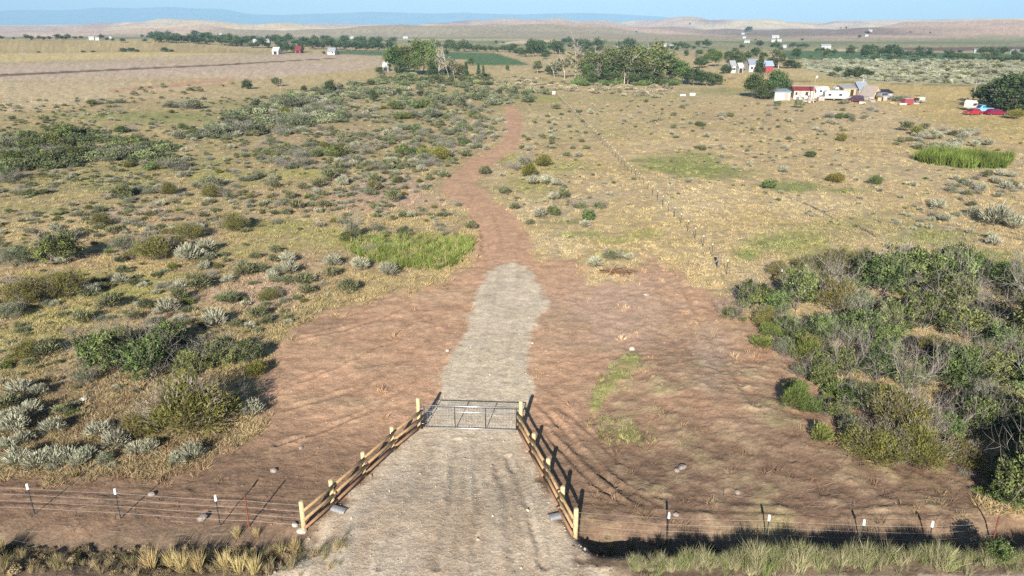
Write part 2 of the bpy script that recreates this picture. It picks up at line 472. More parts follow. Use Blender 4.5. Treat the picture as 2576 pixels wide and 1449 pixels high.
def build_land():
    ys = [-60., -40, -25, -14, -6, 0, 5, 9, 12, 14, 15.5, 16.5, 17.2]
    y = 17.6
    while y < 15000:
        ys.append(y)
        y += min(max(0.085, 0.95 * (y * y + CAM_H ** 2) / (CAM_H * 723.0)), 26 if y < 5200 else 400)
    ys = np.array(ys)
    s = np.concatenate([np.linspace(-4, -1.0, 34)[:-1], np.linspace(-1, 1, 620), np.linspace(1, 4, 34)[1:]])
    wdt = np.maximum(0.74 * ys + 10.5, 20.0)
    X = s[None, :] * wdt[:, None]
    Y = np.repeat(ys[:, None], len(s), 1)
    ny, nx = X.shape
    x, y = X.ravel(), Y.ravel()
    rng = np.random.default_rng(4)
    jit = (y > 18) & (y < 4000)
    gx = np.repeat(wdt * 2 / 620, nx)
    x = x + np.where(jit, rng.uniform(-.3, .3, x.size) * gx, 0)
    z = H(x, y)
    px, py = project(x, y, z)
    front = (y > 12)
    px = np.where(front, px, 1288 + x * 40)
    py = np.where(front, py, 1700 - (y - 12) * 20)
    # noises in metres
    n30, n9, n3, n1 = fbm(x, y, 26, 4, 1), fbm(x, y, 8, 4, 2), fbm(x, y, 2.2, 4, 3), fbm(x, y, 0.8, 3, 4)
    nn = fbm(x, y, 0.45, 2, 6)
    big = fbm(x, y, 90, 3, 9)
    fine = rng.uniform(-1, 1, x.size)
    col = np.zeros((x.size, 3))
    rough = np.ones(x.size) * 1.0

    def lay(c, w):
        nonlocal col
        col = col * (1 - w[:, None]) + C[c][None, :] * w[:, None]
    lay('tan', np.ones(x.size))
    leftness = 1 - sstep(1150, 1600, px)
    lay('soil', np.clip(.48 + .55 * n9 + .5 * n3, 0, 1) * (.35 + .55 * leftness) * (1 - sstep(140, 260, y)))
    lay('pale', np.clip(.2 + .8 * n30 + .4 * n3, 0, 1) * .8)
    lay('olv', np.clip(.05 + .9 * big + .9 * n9, 0, 1) * .55)
    lay('pale', (1 - leftness) * np.clip(.35 + .8 * fbm(x * .6, y * 1.5, 14, 4, 51), 0, 1) * .6)
    lay('gold', (1 - leftness) * np.clip(.1 + .9 * fbm(x * .6, y * 1.5, 20, 4, 53), 0, 1) * .5)
    lay('soil', np.clip(-.1 + 1.1 * n3 - .5 * n9, 0, 1) * .6 * (1 - sstep(150, 300, y)))
    lay('olv', leftness * sstep(220, 300, py) * np.clip(.36 + .8 * n9 + .4 * n3, 0, 1) * .5)
    lay('brown', leftness * sstep(260, 420, py) * np.clip(-.05 + 1.2 * n1 + .5 * n3, 0, 1) * .5)
    for cx, cy, rx, ry, wgt, c in GREENS:
        m = (np.abs(px - cx) < rx * 2) & (np.abs(py - cy) < ry * 2.4) & front
        if m.any():
            q = np.hypot((px[m] - cx) / rx, (py[m] - cy) / ry) + .55 * n9[m] + .45 * n3[m]
            w = np.zeros(x.size)
            w[m] = (1 - sstep(.45, 1.25, q)) * (min(1, wgt * 1.25) if cx > 1290 else wgt) * np.clip(1 + .5 * nn[m], .4, 1.3)
            lay(c, np.clip(w, 0, 1))
    # far land use
    def pw(P, soft, noise, lo=0, hi=1e9):
        m = (y > lo) & (y < hi) & front
        w = np.zeros(x.size)
        sd = poly_sd(px[m], py[m], P)
        w[m] = sstep(-soft, soft, sd + noise * n9[m])
        return w
    far = sstep(640, 1000, y)
    lay('valley', sstep(480, 700, y) * np.clip(.75 + .6 * big, 0, 1) * sstep(-150, 0, x - 0 * y))
    lay('valley', far * np.clip(.75 + .6 * big, 0, 1))
    band = fbm(x * .25, y, 150, 2, 31)
    lay('hill3', far * np.clip(.1 + 1.3 * band, 0, 1) * .8)
    lay('crop', far * sstep(-.1, .15, fbm(x * .3, y, 130, 2, 57)) * .8)
    hl = sstep(840, 1080, y + 130 * big - 260 * sstep(150, -250, x))
    lay('hill', hl)
    lay('hill2', hl * sstep(.02, .35, fbm(x, y * .6, 420, 4, 22)) * .75)
    lay('hill3', hl * sstep(.05, .3, fbm(x * .8, y * .5, 360, 3, 77)) * .85)
    lay('valley', hl * sstep(.12, .3, fbm(x * .6, y * .6, 420, 3, 79)) * .55 * (1 - sstep(1300, 2400, y)))
    lay('bench', pw([(-900, 95), (0, 102), (300, 106), (500, 114), (680, 131), (640, 135), (0, 136), (-900, 152)], 1.5, 1, 400, 900))
    lay('yel', pw(YELLOW, 1.2, 1, 300, 800))
    lay('pale', pw(TANLEFT, 5, 6, 150, 500) * .85)
    lay('stub', pw(STUBBLE, 2, 3, 200, 800))
    lay('tan', pw(STUBBLE, 2, 3, 200, 800) * np.clip(1.5 * fbm(x * .3, y, 40, 3, 12), 0, 1) * .8)
    m = (y > 150) & (y < 900) & front
    w = np.zeros(x.size)
    d = line_d(px[m], py[m], [(-900, 246), (0, 189.5), (280, 176), (560, 163), (845, 146.5)])
    w[m] = 1 - sstep(.5, 1.2, d / np.interp(px[m], [0, 850], [3.4, 1.2]))
    lay('strip', w * .9)
    d = line_d(px[m], py[m], [(277, 229), (340, 224), (430, 215), (583, 201)])
    w[m] = 1 - sstep(.4, 1.3, d / 6 + .5 * n9[m])
    lay('red', w * .9)
    d = line_d(px[m], py[m], [(1830, 197), (1990, 204), (2200, 209), (2440, 216.5), (2900, 226)])
    lay('gold', pw(GOLD, 6, 8, 120, 420) * .85)
    lay('olv', pw(GOLD, 6, 8, 120, 420) * np.clip(1.3 * fbm(x * .4, y, 18, 3, 14), 0, 1) * .5)
    lay('sagef', pw(SAGEFLAT, 3, 3, 200, 620))
    w[m] = 1 - sstep(.5, 1.2, d / .9)
    lay('strip', w * .6)
    lay('crop', pw(CROP_A, 1.2, 1, 300, 1200))
    lay('crop', pw(CROP_B, 1.2, 1, 300, 1200))
    lay('wheat', pw(WHEAT, .8, .5, 500, 2500))
    lay('plough', pw(PLOUGH, .8, .5, 500, 2500))
    lay('wheat', pw(PALE, .6, .3, 500, 2500))
    # bare worked dirt
    nearm = (y < 130) & front
    bare = np.zeros(x.size)
    sdb = poly_sd(px[nearm], py[nearm], BARE)
    bare[nearm] = sstep(-16, 16, sdb + 34 * n3[nearm] + 22 * nn[nearm] + 16 * n9[nearm])
    bare[~front] = 1
    lay('red', bare)
    lay('soil', bare * np.clip(.2 + .9 * n3 + .4 * n1, 0, 1) * .45)
    lay('brown', bare * np.clip(-.1 + 1.3 * fbm(x * .7, y * 1.3, 1.6, 4, 81) + .5 * n9, 0, 1) * .55)
    lay('pale', bare * np.clip(-.15 + 1.2 * fbm(x * .6, y * 1.4, 2.4, 4, 83), 0, 1) * .5)
    rightb = sstep(1420, 1640, px + 60 * n3) * sstep(700, 960, py)
    lay('brown', bare * np.clip(sstep(980, 1220, py + 60 * n3) * .85 + rightb * .35, 0, 1))
    lay('pale', bare * rightb * np.clip(.2 + 1.1 * n1 + .6 * n3, 0, 1) * .5)
    lay('brown', bare * rightb * sstep(900, 1100, py) * np.clip(.55 + .5 * n3, 0, 1) * .45)
    lay('olv', bare * rightb * np.clip(-.3 + 1.3 * n3 + .5 * n1, 0, 1) * .6)
    q = np.hypot((px - 1790) / 60, (py - 900) / 75) + .6 * n3
    lay('rock', bare * (1 - sstep(.2, 1.3, q)) * .28)
    q = np.hypot((px - 1560) / 190, (py - 770) / 120) + .5 * n3 + .3 * n1
    lay('pink', bare * (1 - sstep(.35, 1.15, q)) * .65)
    q = np.hypot((px - 1395) / 60, (py - 830) / 70) + .5 * n3
    lay('soil', bare * (1 - sstep(.4, 1.2, q)) * .5)
    q = np.hypot((px - 230) / 430, (py - 1080) / 170) + .4 * n3
    lay('brown', (1 - sstep(.6, 1.1, q)) * np.clip(.65 + .7 * n1, 0, 1) * .8 * front)
    lay('tan', pw(STRAW, 8, 8, 30, 90) * (.6 + .4 * np.clip(n3 * 2, -1, 1)))
    bg_ = pw(BANKGREEN, 9, 14, 20, 60)
    lay('lime', bg_ * np.clip(.7 + .8 * nn, 0, 1))
    lay('grn', bg_ * np.clip(.2 + nn, 0, 1))
    lay('grn', pw(WEEDS, 6, 5, 30, 100))
    lay('grn', pw(REEDS, 4, 2, 60, 200))
    trk = np.zeros(x.size)
    tm = (y < 260) & front
    sdt = poly_sd(px[tm], py[tm], TRACK)
    soft = np.interp(py[tm], [268, 650], [2.5, 9])
    trk[tm] = sstep(-soft, soft, sdt + soft * (1.1 * n3[tm] + .6 * nn[tm]))
    lay('red', trk)
    lay('soil', trk * np.clip(.1 + .7 * n3 + .6 * n9, 0, 1) * .5)
    grv = np.zeros(x.size)
    gm = (y < 60) & front
    sdg = poly_sd(px[gm], py[gm], GRAVEL)
    softg = np.interp(py[gm], [660, 800, 1000, 1200, 1449], [9, 7, 7, 12, 26])
    grv[gm] = sstep(-softg, softg, sdg + softg * (1.2 * n1[gm] + 1.0 * nn[gm] + .8 * n3[gm]))
    lay('gravel', grv)
    lay('pale', grv * np.clip(.1 + .8 * n3, 0, 1) * .4)
    lay('soil', grv * np.clip(.3 + 1.0 * fbm(x * 2.2, y * .35, 1.4, 3, 71), 0, 1) * .6 * sstep(1000, 1150, py))
    lay('brown', grv * np.clip(.1 + 1.0 * fbm(x * 1.8, y * .3, 2.0, 4, 72) + .3 * nn, 0, 1) * .45 * sstep(1040, 1250, py))
    lay('rock', grv * np.clip(-.05 + .9 * fbm(x * 2.0, y * .3, 1.2, 3, 75), 0, 1) * .5 * sstep(1040, 1200, py))
    # verge of the county road
    edge = 21.9 + 0.012 * x
    vg = (1 - grv) * (1 - sstep(edge + 1.6, edge + 2.6, y + .8 * n3))
    lay('verge', vg * .75)
    sh = (1 - sstep(edge - 1.6, edge - 1.2, y + .3 * n3))
    lay('rock', sh * .8)
    col *= (1 + .12 * n1 + .12 * nn + .11 * fine)[:, None]
    col = np.clip(col, .02, .8)
    # relief
    g = (1 - np.clip(bare + trk + grv, 0, 1))
    nr = (1 - sstep(90, 200, y))
    z = z + nr * (g * (.05 * n1 + .06 * nn + .05 * n3) + bare * (1 - grv) * (.034 * nn + .034 * n1 * (1 + rightb) + .045 * n3) + grv * (.018 * nn + .012 * fine) + trk * .02 * n1)
    z = z + bare * (1 - grv) * nr * (.03 * np.abs(fine) ** 4 + .035 * np.clip(fbm(x, y, .33, 2, 15) - .25, 0, 1) * (1 + 2 * rightb))
    z = z + g * sstep(60, 140, y) * (1 - sstep(500, 900, y)) * .25 * n3
    z = z + .03 * grv + .1 * nr * bg_
    rough = .35 + .65 * g + .25 * bare
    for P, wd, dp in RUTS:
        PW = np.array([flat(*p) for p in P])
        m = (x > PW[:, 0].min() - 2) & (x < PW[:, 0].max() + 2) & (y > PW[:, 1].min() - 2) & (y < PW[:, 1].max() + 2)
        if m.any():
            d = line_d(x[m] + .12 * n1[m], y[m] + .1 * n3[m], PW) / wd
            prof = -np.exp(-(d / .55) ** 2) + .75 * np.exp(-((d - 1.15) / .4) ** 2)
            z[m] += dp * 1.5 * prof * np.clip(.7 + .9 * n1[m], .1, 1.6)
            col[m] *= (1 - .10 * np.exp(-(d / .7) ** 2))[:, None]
    idx = np.arange(ny * nx).reshape(ny, nx)
    F = np.stack([idx[:-1, :-1], idx[:-1, 1:], idx[1:, 1:], idx[1:, :-1]], -1).reshape(-1, 4)
    V = np.stack([x, y, z], 1)
    # smooth normals of the whole sheet, kept on the cut pieces
    fn = np.cross(V[F[:, 2]] - V[F[:, 0]], V[F[:, 3]] - V[F[:, 1]])
    N = np.zeros_like(V)
    for k in range(4): np.add.at(N, F[:, k], fn)
    N /= np.linalg.norm(N, axis=1, keepdims=True) + 1e-12
    stub = pw(STUBBLE, .5, 0, 200, 800)
    zone = np.zeros(x.size, int)
    zone[trk > .5] = 2
    zone[(bare > .5) & (trk <= .5)] = 3
    zone[grv > .5] = 1
    zone[stub > .5] = 4
    zone[(pw(CROP_A, .5, 0, 300, 1200) > .5) | (pw(CROP_B, .5, 0, 300, 1200) > .5)] = 6
    zone[y > 1300] = 5
    zone[(sh > .5) & (y < 25)] = 7
    fz = zone[F[:, 0]]
    mat = land_material()
    names = ['ground', 'gravel_driveway', 'dirt_track', 'bare_dirt_ground', 'stubble_field', 'hills', 'crop_field', 'road_verge']
    labels = ['dry tan and olive grassland with patches of bare soil', 'pale grey gravel driveway running through the gate', 'narrow red dirt track winding into the brush',
              'graded red brown bare dirt around the driveway', 'pinkish harvested stubble field crossed by a dark strip', 'hazy rolling tan hills beyond the valley', 'dark green irrigated crop fields in the valley',
              'grey gravel shoulder of the county road']
    for k, nm in enumerate(names):
        f = F[fz == k]
        if not len(f): continue
        u, inv = np.unique(f, return_inverse=True)
        me = np_mesh(nm, V[u], inv.reshape(-1, 4), [mat], smooth=True)
        ca = me.color_attributes.new('soil_colour', 'FLOAT_COLOR', 'POINT')
        ca.data.foreach_set('color', np.concatenate([col[u], rough[u][:, None]], 1).astype(np.float32).ravel())
        me.normals_split_custom_set_from_vertices(N[u].astype(np.float32).tolist())
        o = link(nm, me)
        tag(o, labels[k], 'land', kind='structure')
    return dict(x=x, y=y, z=z, px=px, py=py, col=col, bare=bare, trk=trk, grv=grv, g=g, ny=ny, nx=nx)

def land_material():
    m, N, L, b = new_mat('land_soil')
    at = N.new('ShaderNodeAttribute')
    at.attribute_name = 'soil_colour'
    geo = N.new('ShaderNodeNewGeometry')
    def noise(scale, det=4, rough=.6):
        n = N.new('ShaderNodeTexNoise')
        n.inputs['Scale'].default_value = scale
        n.inputs['Detail'].default_value = det
        n.inputs['Roughness'].default_value = rough
        L.new(geo.outputs['Position'], n.inputs['Vector'])
        return n.outputs['Fac']
    a, c, d = noise(9, 5), noise(2.0, 4), noise(.35, 3)
    def mr(s, lo, hi):
        r = N.new('ShaderNodeMapRange')
        r.inputs['From Min'].default_value, r.inputs['From Max'].default_value = .25, .75
        r.inputs['To Min'].default_value, r.inputs['To Max'].default_value = lo, hi
        L.new(s, r.inputs['Value'])
        return r.outputs[0]
    def mul(p, q):
        k = N.new('ShaderNodeMath')
        k.operation = 'MULTIPLY'
        L.new(p, k.inputs[0]); L.new(q, k.inputs[1])
        return k.outputs[0]
    f = mul(mul(mr(a, .72, 1.28), mr(c, .85, 1.15)), mr(d, .9, 1.1))
    vm = N.new('ShaderNodeVectorMath')
    vm.operation = 'SCALE'
    L.new(at.outputs['Color'], vm.inputs[0])
    L.new(f, vm.inputs['Scale'])
    L.new(vm.outputs[0], b.inputs['Base Color'])
    bp = N.new('ShaderNodeBump')
    bp.inputs['Distance'].default_value = .06
    hh = N.new('ShaderNodeMath')
    hh.operation = 'ADD'
    L.new(a, hh.inputs[0]); L.new(c, hh.inputs[1])
    L.new(hh.outputs[0], bp.inputs['Height'])
    L.new(at.outputs['Alpha'], bp.inputs['Strength'])
    L.new(bp.outputs[0], b.inputs['Normal'])
    b.inputs['Roughness'].default_value = .95
    b.inputs['Specular IOR Level'].default_value = .08
    return m

LAND = build_land()

def mountains():
    prof = [(-4500, 33), (-1500, 30), (0, 32), (110, 33), (160, 29), (300, 28), (345, 23), (430, 26), (500, 23.5), (560, 27), (630, 27), (690, 38), (760, 40), (830, 36), (960, 34), (1100, 38),
            (1180, 36), (1300, 39), (1440, 36), (1560, 39), (1640, 43), (1700, 56), (1900, 62), (3000, 64), (7000, 60)]
    PX, PY = np.array(prof).T
    yy = np.linspace(11200, 14800, 60)
    ss = np.linspace(-2.3, 2.3, 460)
    S, Y = np.meshgrid(ss, yy)
    X = S * Y
    crest = np.interp(S * FOC * CP * 1.035 + 1288, PX, PY)
    top = CAM_H + (58.6 - crest) / FOC * 13300
    t = sstep(11200, 13300, Y) * (1 - .4 * sstep(13400, 14800, Y))
    Z = -60 + (top + 60) * t + 90 * fbm(X, Y, 1100, 5, 90) * t * (1 - .8 * sstep(12600, 13300, Y))
    n = X.shape
    idx = np.arange(X.size).reshape(n)
    F = np.stack([idx[:-1, :-1], idx[:-1, 1:], idx[1:, 1:], idx[1:, :-1]], -1).reshape(-1, 4)
    m = plain('mountain_forest', (.11, .13, .115), .95, var=.35, scale=.004, spec=.05)
    me = np_mesh('mountains', np.stack([X.ravel(), Y.ravel(), Z.ravel()], 1), F, [m], smooth=True)
    tag(link('mountains', me), 'blue hazy mountain range along the skyline', 'mountain', kind='structure')
mountains()

def haze():
    m = bpy.data.materials.new('haze_air')
    m.use_nodes = True
    N, L = m.node_tree.nodes, m.node_tree.links
    for n in list(N):
        if n.type != 'OUTPUT_MATERIAL': N.remove(n)
    v = N.new('ShaderNodeVolumePrincipled')
    v.inputs['Color'].default_value = (.40, .69, 1.0, 1)
    v.inputs['Anisotropy'].default_value = -.15
    v.inputs['Density'].default_value = HAZE_D
    L.new(v.outputs[0], N['Material Output'].inputs['Volume'])
    o = MB().box(-36000, 36000, -400, 16000, -130, 420).build('haze', m)
    tag(o, 'thin blue summer haze filling the valley air', 'haze', kind='stuff')
HAZE_D = 1.4e-4
haze()
# ------------------------------------------------------------------ plants
M = {}
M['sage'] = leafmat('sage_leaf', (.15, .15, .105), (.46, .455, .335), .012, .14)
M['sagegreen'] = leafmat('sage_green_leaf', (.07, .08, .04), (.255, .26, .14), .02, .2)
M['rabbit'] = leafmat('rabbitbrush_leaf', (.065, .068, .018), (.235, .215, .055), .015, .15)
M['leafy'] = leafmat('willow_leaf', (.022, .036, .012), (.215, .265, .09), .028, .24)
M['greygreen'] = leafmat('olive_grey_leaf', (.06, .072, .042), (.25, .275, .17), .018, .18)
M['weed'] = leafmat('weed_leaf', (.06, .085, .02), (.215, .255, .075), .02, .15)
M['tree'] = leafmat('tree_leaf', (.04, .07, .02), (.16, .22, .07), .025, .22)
M['treedark'] = leafmat('dark_tree_leaf', (.03, .05, .02), (.105, .145, .055), .02, .2)
M['treeolive'] = leafmat('dusty_tree_leaf', (.05, .06, .028), (.175, .185, .085), .02, .2)
M['twig'] = leafmat('grey_twig', (.16, .135, .115), (.44, .39, .36), .015, .15)
M['stem'] = leafmat('brown_stem', (.09, .065, .045), (.22, .17, .12), .01, .15)
M['bark'] = plain('bark', (.20, .165, .13), .9, var=.3, scale=4)
M['palebark'] = plain('pale_bark', (.52, .45, .40), .9, var=.2, scale=3)
M['straw'] = leafmat('straw_grass', (.28, .21, .09), (.62, .50, .25), .012, .12)
M['tallgrass'] = leafmat('roadside_grass', (.20, .19, .08), (.60, .55, .33), .02, .15)
M['reed'] = leafmat('reed_blade', (.10, .15, .02), (.36, .38, .06), .02, .15)
M['scatter'] = tintmat('scattered_piece')

def quads(P, A, S, l, w, tip=.45):
    """leaf faces: at P, along A, across S"""
    l, w = np.asarray(l)[:, None], np.asarray(w)[:, None]
    a, b = P - S * w / 2, P + S * w / 2
    c, d = P + A * l + S * w * tip / 2, P + A * l - S * w * tip / 2
    V = np.stack([a, b, c, d], 1).reshape(-1, 3)
    return V, np.arange(len(V)).reshape(-1, 4)

def unit(v): return v / (np.linalg.norm(v, axis=-1, keepdims=True) + 1e-9)

def crown(rng, n_clump, per, leaf, rc, rad, base, align=.4, lobes=4, shell=.55, zmin=-.15, lump=.30, tone0=.5, tonev=.28):
    """leaves in clumps through a lumpy dome; rad = (rx, ry, rz), base = height of its middle"""
    dirs = unit(rng.normal(size=(n_clump * 3, 3)))
    dirs = dirs[dirs[:, 2] > zmin][:n_clump]
    ld = unit(rng.normal(size=(lobes, 3)))
    lob = 1.1 - lump + lump * np.max(np.clip(dirs @ ld.T, 0, 1) ** (4 if lump < .4 else 7), 1)
    rr = rng.uniform(shell, 1, len(dirs)) * lob
    rr[: len(dirs) // 5] *= .6
    cc = dirs * rr[:, None] * np.array(rad) + np.array([0, 0, base])
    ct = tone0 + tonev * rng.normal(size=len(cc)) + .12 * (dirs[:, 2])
    n = len(cc) * per
    ci = np.repeat(np.arange(len(cc)), per)
    P = cc[ci] + rng.normal(size=(n, 3)) * rc * np.array([1, 1, .8])
    P[:, 2] = np.maximum(P[:, 2], .01)
    radial = unit(P - np.array([0, 0, base * .3]))
    A = unit(align * radial + (1 - align) * unit(rng.normal(size=(n, 3))) + np.array([0, 0, .15]))
    S = unit(np.cross(A, rng.normal(size=(n, 3))))
    l = leaf[0] * rng.uniform(.6, 1.4, n)
    w = leaf[1] * rng.uniform(.7, 1.3, n)
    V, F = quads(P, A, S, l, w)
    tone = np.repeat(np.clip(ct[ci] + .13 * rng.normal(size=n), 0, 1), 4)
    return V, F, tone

def twigs(rng, n_stem, h, spread, levels=3, kids=4, r0=.02, up=.5, wob=.35, tonev=.2, droop=0.0):
    """branching bare stems as thin three-sided tubes"""
    Vs, Fs, Ts = [], [], []
    cnt = 0
    def branch(p, d, ln, r, lev):
        nonlocal cnt
        seg = 3
        pts = [p]
        for i in range(seg):
            d = unit(d + rng.normal(size=3) * wob * .5 + np.array([0, 0, (.10 if lev else .05) - droop]))
            p = p + d * ln / seg
            pts.append(p)
        pts = np.array(pts)
        pts[:, 2] = np.maximum(pts[:, 2], .0)
        a = unit(np.cross(d, [0.3, .2, 1.0]))
        b = np.cross(d, a)
        ring = []
        for i, q in enumerate(pts):
            rad = r * (1 - .75 * i / seg)
            for k in range(3):
                t = 2.094 * k
                ring.append(q + (a * math.cos(t) + b * math.sin(t)) * rad)
        f = [[cnt + i * 3 + k, cnt + i * 3 + (k + 1) % 3, cnt + (i + 1) * 3 + (k + 1) % 3, cnt + (i + 1) * 3 + k] for i in range(seg) for k in range(3)]
        Vs.append(np.array(ring)); Fs.append(np.array(f)); Ts.append(np.full(len(ring), np.clip(.5 + tonev * rng.normal(), 0, 1)))
        cnt += len(ring)
        if lev + 1 < levels:
            for j in range(kids):
                i = rng.integers(1, seg + 1)
                branch(pts[i], unit(d + rng.normal(size=3) * .75 + np.array([0, 0, .2])), ln * rng.uniform(.4, .65), r * .55, lev + 1)
    for k in range(n_stem):
        an = rng.uniform(0, 6.283)
        o = np.array([math.cos(an), math.sin(an), 0]) * rng.uniform(0, .12) * spread
        d = unit(np.array([math.cos(an) * spread * rng.uniform(.3, 1.2), math.sin(an) * spread * rng.uniform(.3, 1.2), up]))
        branch(o, d, h * rng.uniform(.55, .9), r0 * rng.uniform(.7, 1.2), 0)
    return np.concatenate(Vs), np.concatenate(Fs), np.concatenate(Ts)

def tuft(rng, n, h, spread, w, lean=.5):
    """a clump of grass blades, each two faces long"""
    an = rng.uniform(0, 6.283, n)
    r = spread * np.sqrt(rng.uniform(0, 1, n)) * .35
    P = np.stack([np.cos(an) * r, np.sin(an) * r, np.zeros(n)], 1)
    out = np.stack([np.cos(an), np.sin(an), np.zeros(n)], 1)
    A = unit(out * lean * rng.uniform(.1, 1.0, n)[:, None] + np.array([0, 0, 1]) + .18 * rng.normal(size=(n, 3)))
    S = unit(np.cross(A, rng.normal(size=(n, 3))))
    l = h * rng.uniform(.55, 1.1, n) * .6
    V1, F1 = quads(P, A, S, l, np.full(n, w), .8)
    P2 = P + A * l[:, None]
    A2 = unit(A + out * lean * .7 * rng.uniform(.2, 1, n)[:, None] - np.array([0, 0, .1]))
    V2, F2 = quads(P2, A2, S, l * .8, np.full(n, w * .8), .15)
    t = np.repeat(np.clip(.5 + .25 * rng.normal(size=n), 0, 1), 4)
    return np.concatenate([V1, V2]), np.concatenate([F1, F2 + len(V1)]), np.concatenate([t, np.clip(t + .15, 0, 1)])

def merged(name, parts, mats):
    V, F, T, I, n = [], [], [], [], 0
    for k, (v, f, t) in enumerate(parts):
        V.append(v); F.append(f + n); T.append(t); I.append(np.full(len(f), k)); n += len(v)
    return np_mesh(name, np.concatenate(V), np.concatenate(F), mats, np.concatenate(T), np.concatenate(I))

rng = np.random.default_rng(11)
TPL = {}          # kind -> list of (foliage mesh, stem mesh); every plant is one unit wide
def make_templates():
    g = np.random.default_rng(7)
    for k in range(4):
        c = crown(g, 70, 12, (.16, .026), .055, (.42, .42, .36), .26, align=.72, lobes=6, zmin=-.1, tone0=.55)
        s = twigs(g, 9, .42, .9, 2, 4, .012, .6)
        TPL.setdefault('sage', []).append((np_mesh('sage_foliage', c[0], c[1], [M['sage']], c[2]), np_mesh('sage_stem', s[0], s[1], [M['stem']], s[2]), merged('sagebrush', [c, s], [M['sage'], M['stem']])))
        c = crown(g, 70, 12, (.13, .028), .06, (.42, .42, .33), .24, align=.6, lobes=5, zmin=-.1, tone0=.45)
        s = twigs(g, 9, .42, .9, 2, 4, .012, .6)
        TPL.setdefault('sagegreen', []).append((np_mesh('sage_foliage', c[0], c[1], [M['sagegreen']], c[2]), np_mesh('sage_stem', s[0], s[1], [M['stem']], s[2]), merged('sagebrush', [c, s], [M['sagegreen'], M['stem']])))
    for k in range(3):
        c = crown(g, 150, 18, (.075, .022), .055, (.44, .44, .40), .24, align=.5, lobes=7, zmin=-.2, tone0=.48)
        c2 = crown(g, 40, 12, (.10, .010), .05, (.47, .47, .47), .24, align=.9, lobes=7, zmin=.15, tone0=.5, shell=.85)
        s = twigs(g, 16, .6, .85, 3, 4, .010, .7)
        st = merged('stem', [s, c2], [M['stem'], M['twig']])
        TPL.setdefault('rabbit', []).append((np_mesh('foliage', c[0], c[1], [M['rabbit']], c[2]), st, merged('rabbitbrush', [c, s], [M['rabbit'], M['stem']])))
        c = crown(g, 130, 22, (.05, .030), .052, (.43, .43, .44), .30, align=.3, lobes=7, zmin=-.35, tone0=.45, tonev=.3)
        s = twigs(g, 12, .75, .7, 3, 4, .010, .8)
        TPL.setdefault('leafy', []).append((np_mesh('foliage', c[0], c[1], [M['leafy']], c[2]), np_mesh('stem', s[0], s[1], [M['stem']], s[2]), merged('leafy_shrub', [c, s], [M['leafy'], M['stem']])))
        c = crown(g, 110, 18, (.075, .022), .06, (.46, .46, .36), .25, align=.55, lobes=6, zmin=-.2, tone0=.5)
        s = twigs(g, 16, .68, .9, 3, 4, .008, .7)
        TPL.setdefault('greygreen', []).append((np_mesh('foliage', c[0], c[1], [M['greygreen']], c[2]), np_mesh('stem', s[0], s[1], [M['twig']], s[2]), merged('grey_green_shrub', [c, s], [M['greygreen'], M['twig']])))
        c = crown(g, 45, 12, (.05, .024), .05, (.36, .36, .25), .16, align=.4, lobes=5, zmin=-.2, tone0=.4)
        s = twigs(g, 26, .72, .85, 3, 5, .007, .75, wob=.4)
        TPL.setdefault('grey', []).append((np_mesh('foliage', c[0], c[1], [M['greygreen']], c[2]), np_mesh('stem', s[0], s[1], [M['twig']], s[2]), merged('grey_twig_shrub', [c, s], [M['greygreen'], M['twig']])))
        c = crown(g, 70, 16, (.12, .025), .06, (.42, .42, .34), .2, align=.7, lobes=5, zmin=-.2, tone0=.5)
        s = twigs(g, 8, .5, .6, 2, 4, .008, .8)
        TPL.setdefault('weed', []).append((np_mesh('foliage', c[0], c[1], [M['weed']], c[2]), np_mesh('stem', s[0], s[1], [M['stem']], s[2]), merged('green_weed_clump', [c, s], [M['weed'], M['stem']])))
def make_big():
    g = np.random.default_rng(9)
    for k in range(2):
        c = crown(g, 330, 26, (.034, .010), .040, (.44, .44, .41), .24, align=.5, lobes=14, lump=.52, zmin=-.25, tone0=.5)
        c2 = crown(g, 120, 10, (.05, .004), .06, (.45, .45, .43), .24, align=.6, lobes=9, zmin=.0, tone0=.35, shell=.75)
        s = twigs(g, 18, .62, .85, 3, 4, .006, .7)
        TPL.setdefault('rabbit_big', []).append((np_mesh('foliage', c[0], c[1], [M['rabbit']], c[2]), merged('stem', [s, c2], [M['stem'], M['twig']])))
        c = crown(g, 170, 36, (.030, .020), .032, (.43, .43, .44), .32, align=.3, lobes=13, lump=.55, zmin=-.45, tone0=.45, tonev=.34)
        s = twigs(g, 14, .78, .7, 3, 4, .006, .8)
        TPL.setdefault('leafy_big', []).append((np_mesh('foliage', c[0], c[1], [M['leafy']], c[2]), np_mesh('stem', s[0], s[1], [M['twig']], s[2])))
        c = crown(g, 240, 26, (.036, .010), .035, (.46, .46, .36), .25, align=.5, lobes=12, lump=.5, zmin=-.2, tone0=.5)
        s = twigs(g, 20, .68, .9, 3, 5, .005, .7)
        TPL.setdefault('greygreen_big', []).append((np_mesh('foliage', c[0], c[1], [M['greygreen']], c[2]), np_mesh('stem', s[0], s[1], [M['twig']], s[2])))
        c = crown(g, 80, 18, (.028, .016), .035, (.36, .36, .26), .18, align=.4, lobes=6, zmin=-.2, tone0=.4)
        s = twigs(g, 16, .74, .85, 3, 6, .007, .7, wob=.45, tonev=.3)
        TPL.setdefault('grey_big', []).append((np_mesh('foliage', c[0], c[1], [M['leafy']], c[2]), np_mesh('stem', s[0], s[1], [M['twig']], s[2])))
        c = crown(g, 200, 22, (.055, .012), .04, (.42, .42, .36), .2, align=.7, lobes=10, lump=.5, zmin=-.2, tone0=.45)
        s = twigs(g, 8, .5, .6, 2, 4, .006, .8)
        TPL.setdefault('weed_big', []).append((np_mesh('foliage', c[0], c[1], [M['weed']], c[2]), np_mesh('stem', s[0], s[1], [M['stem']], s[2])))
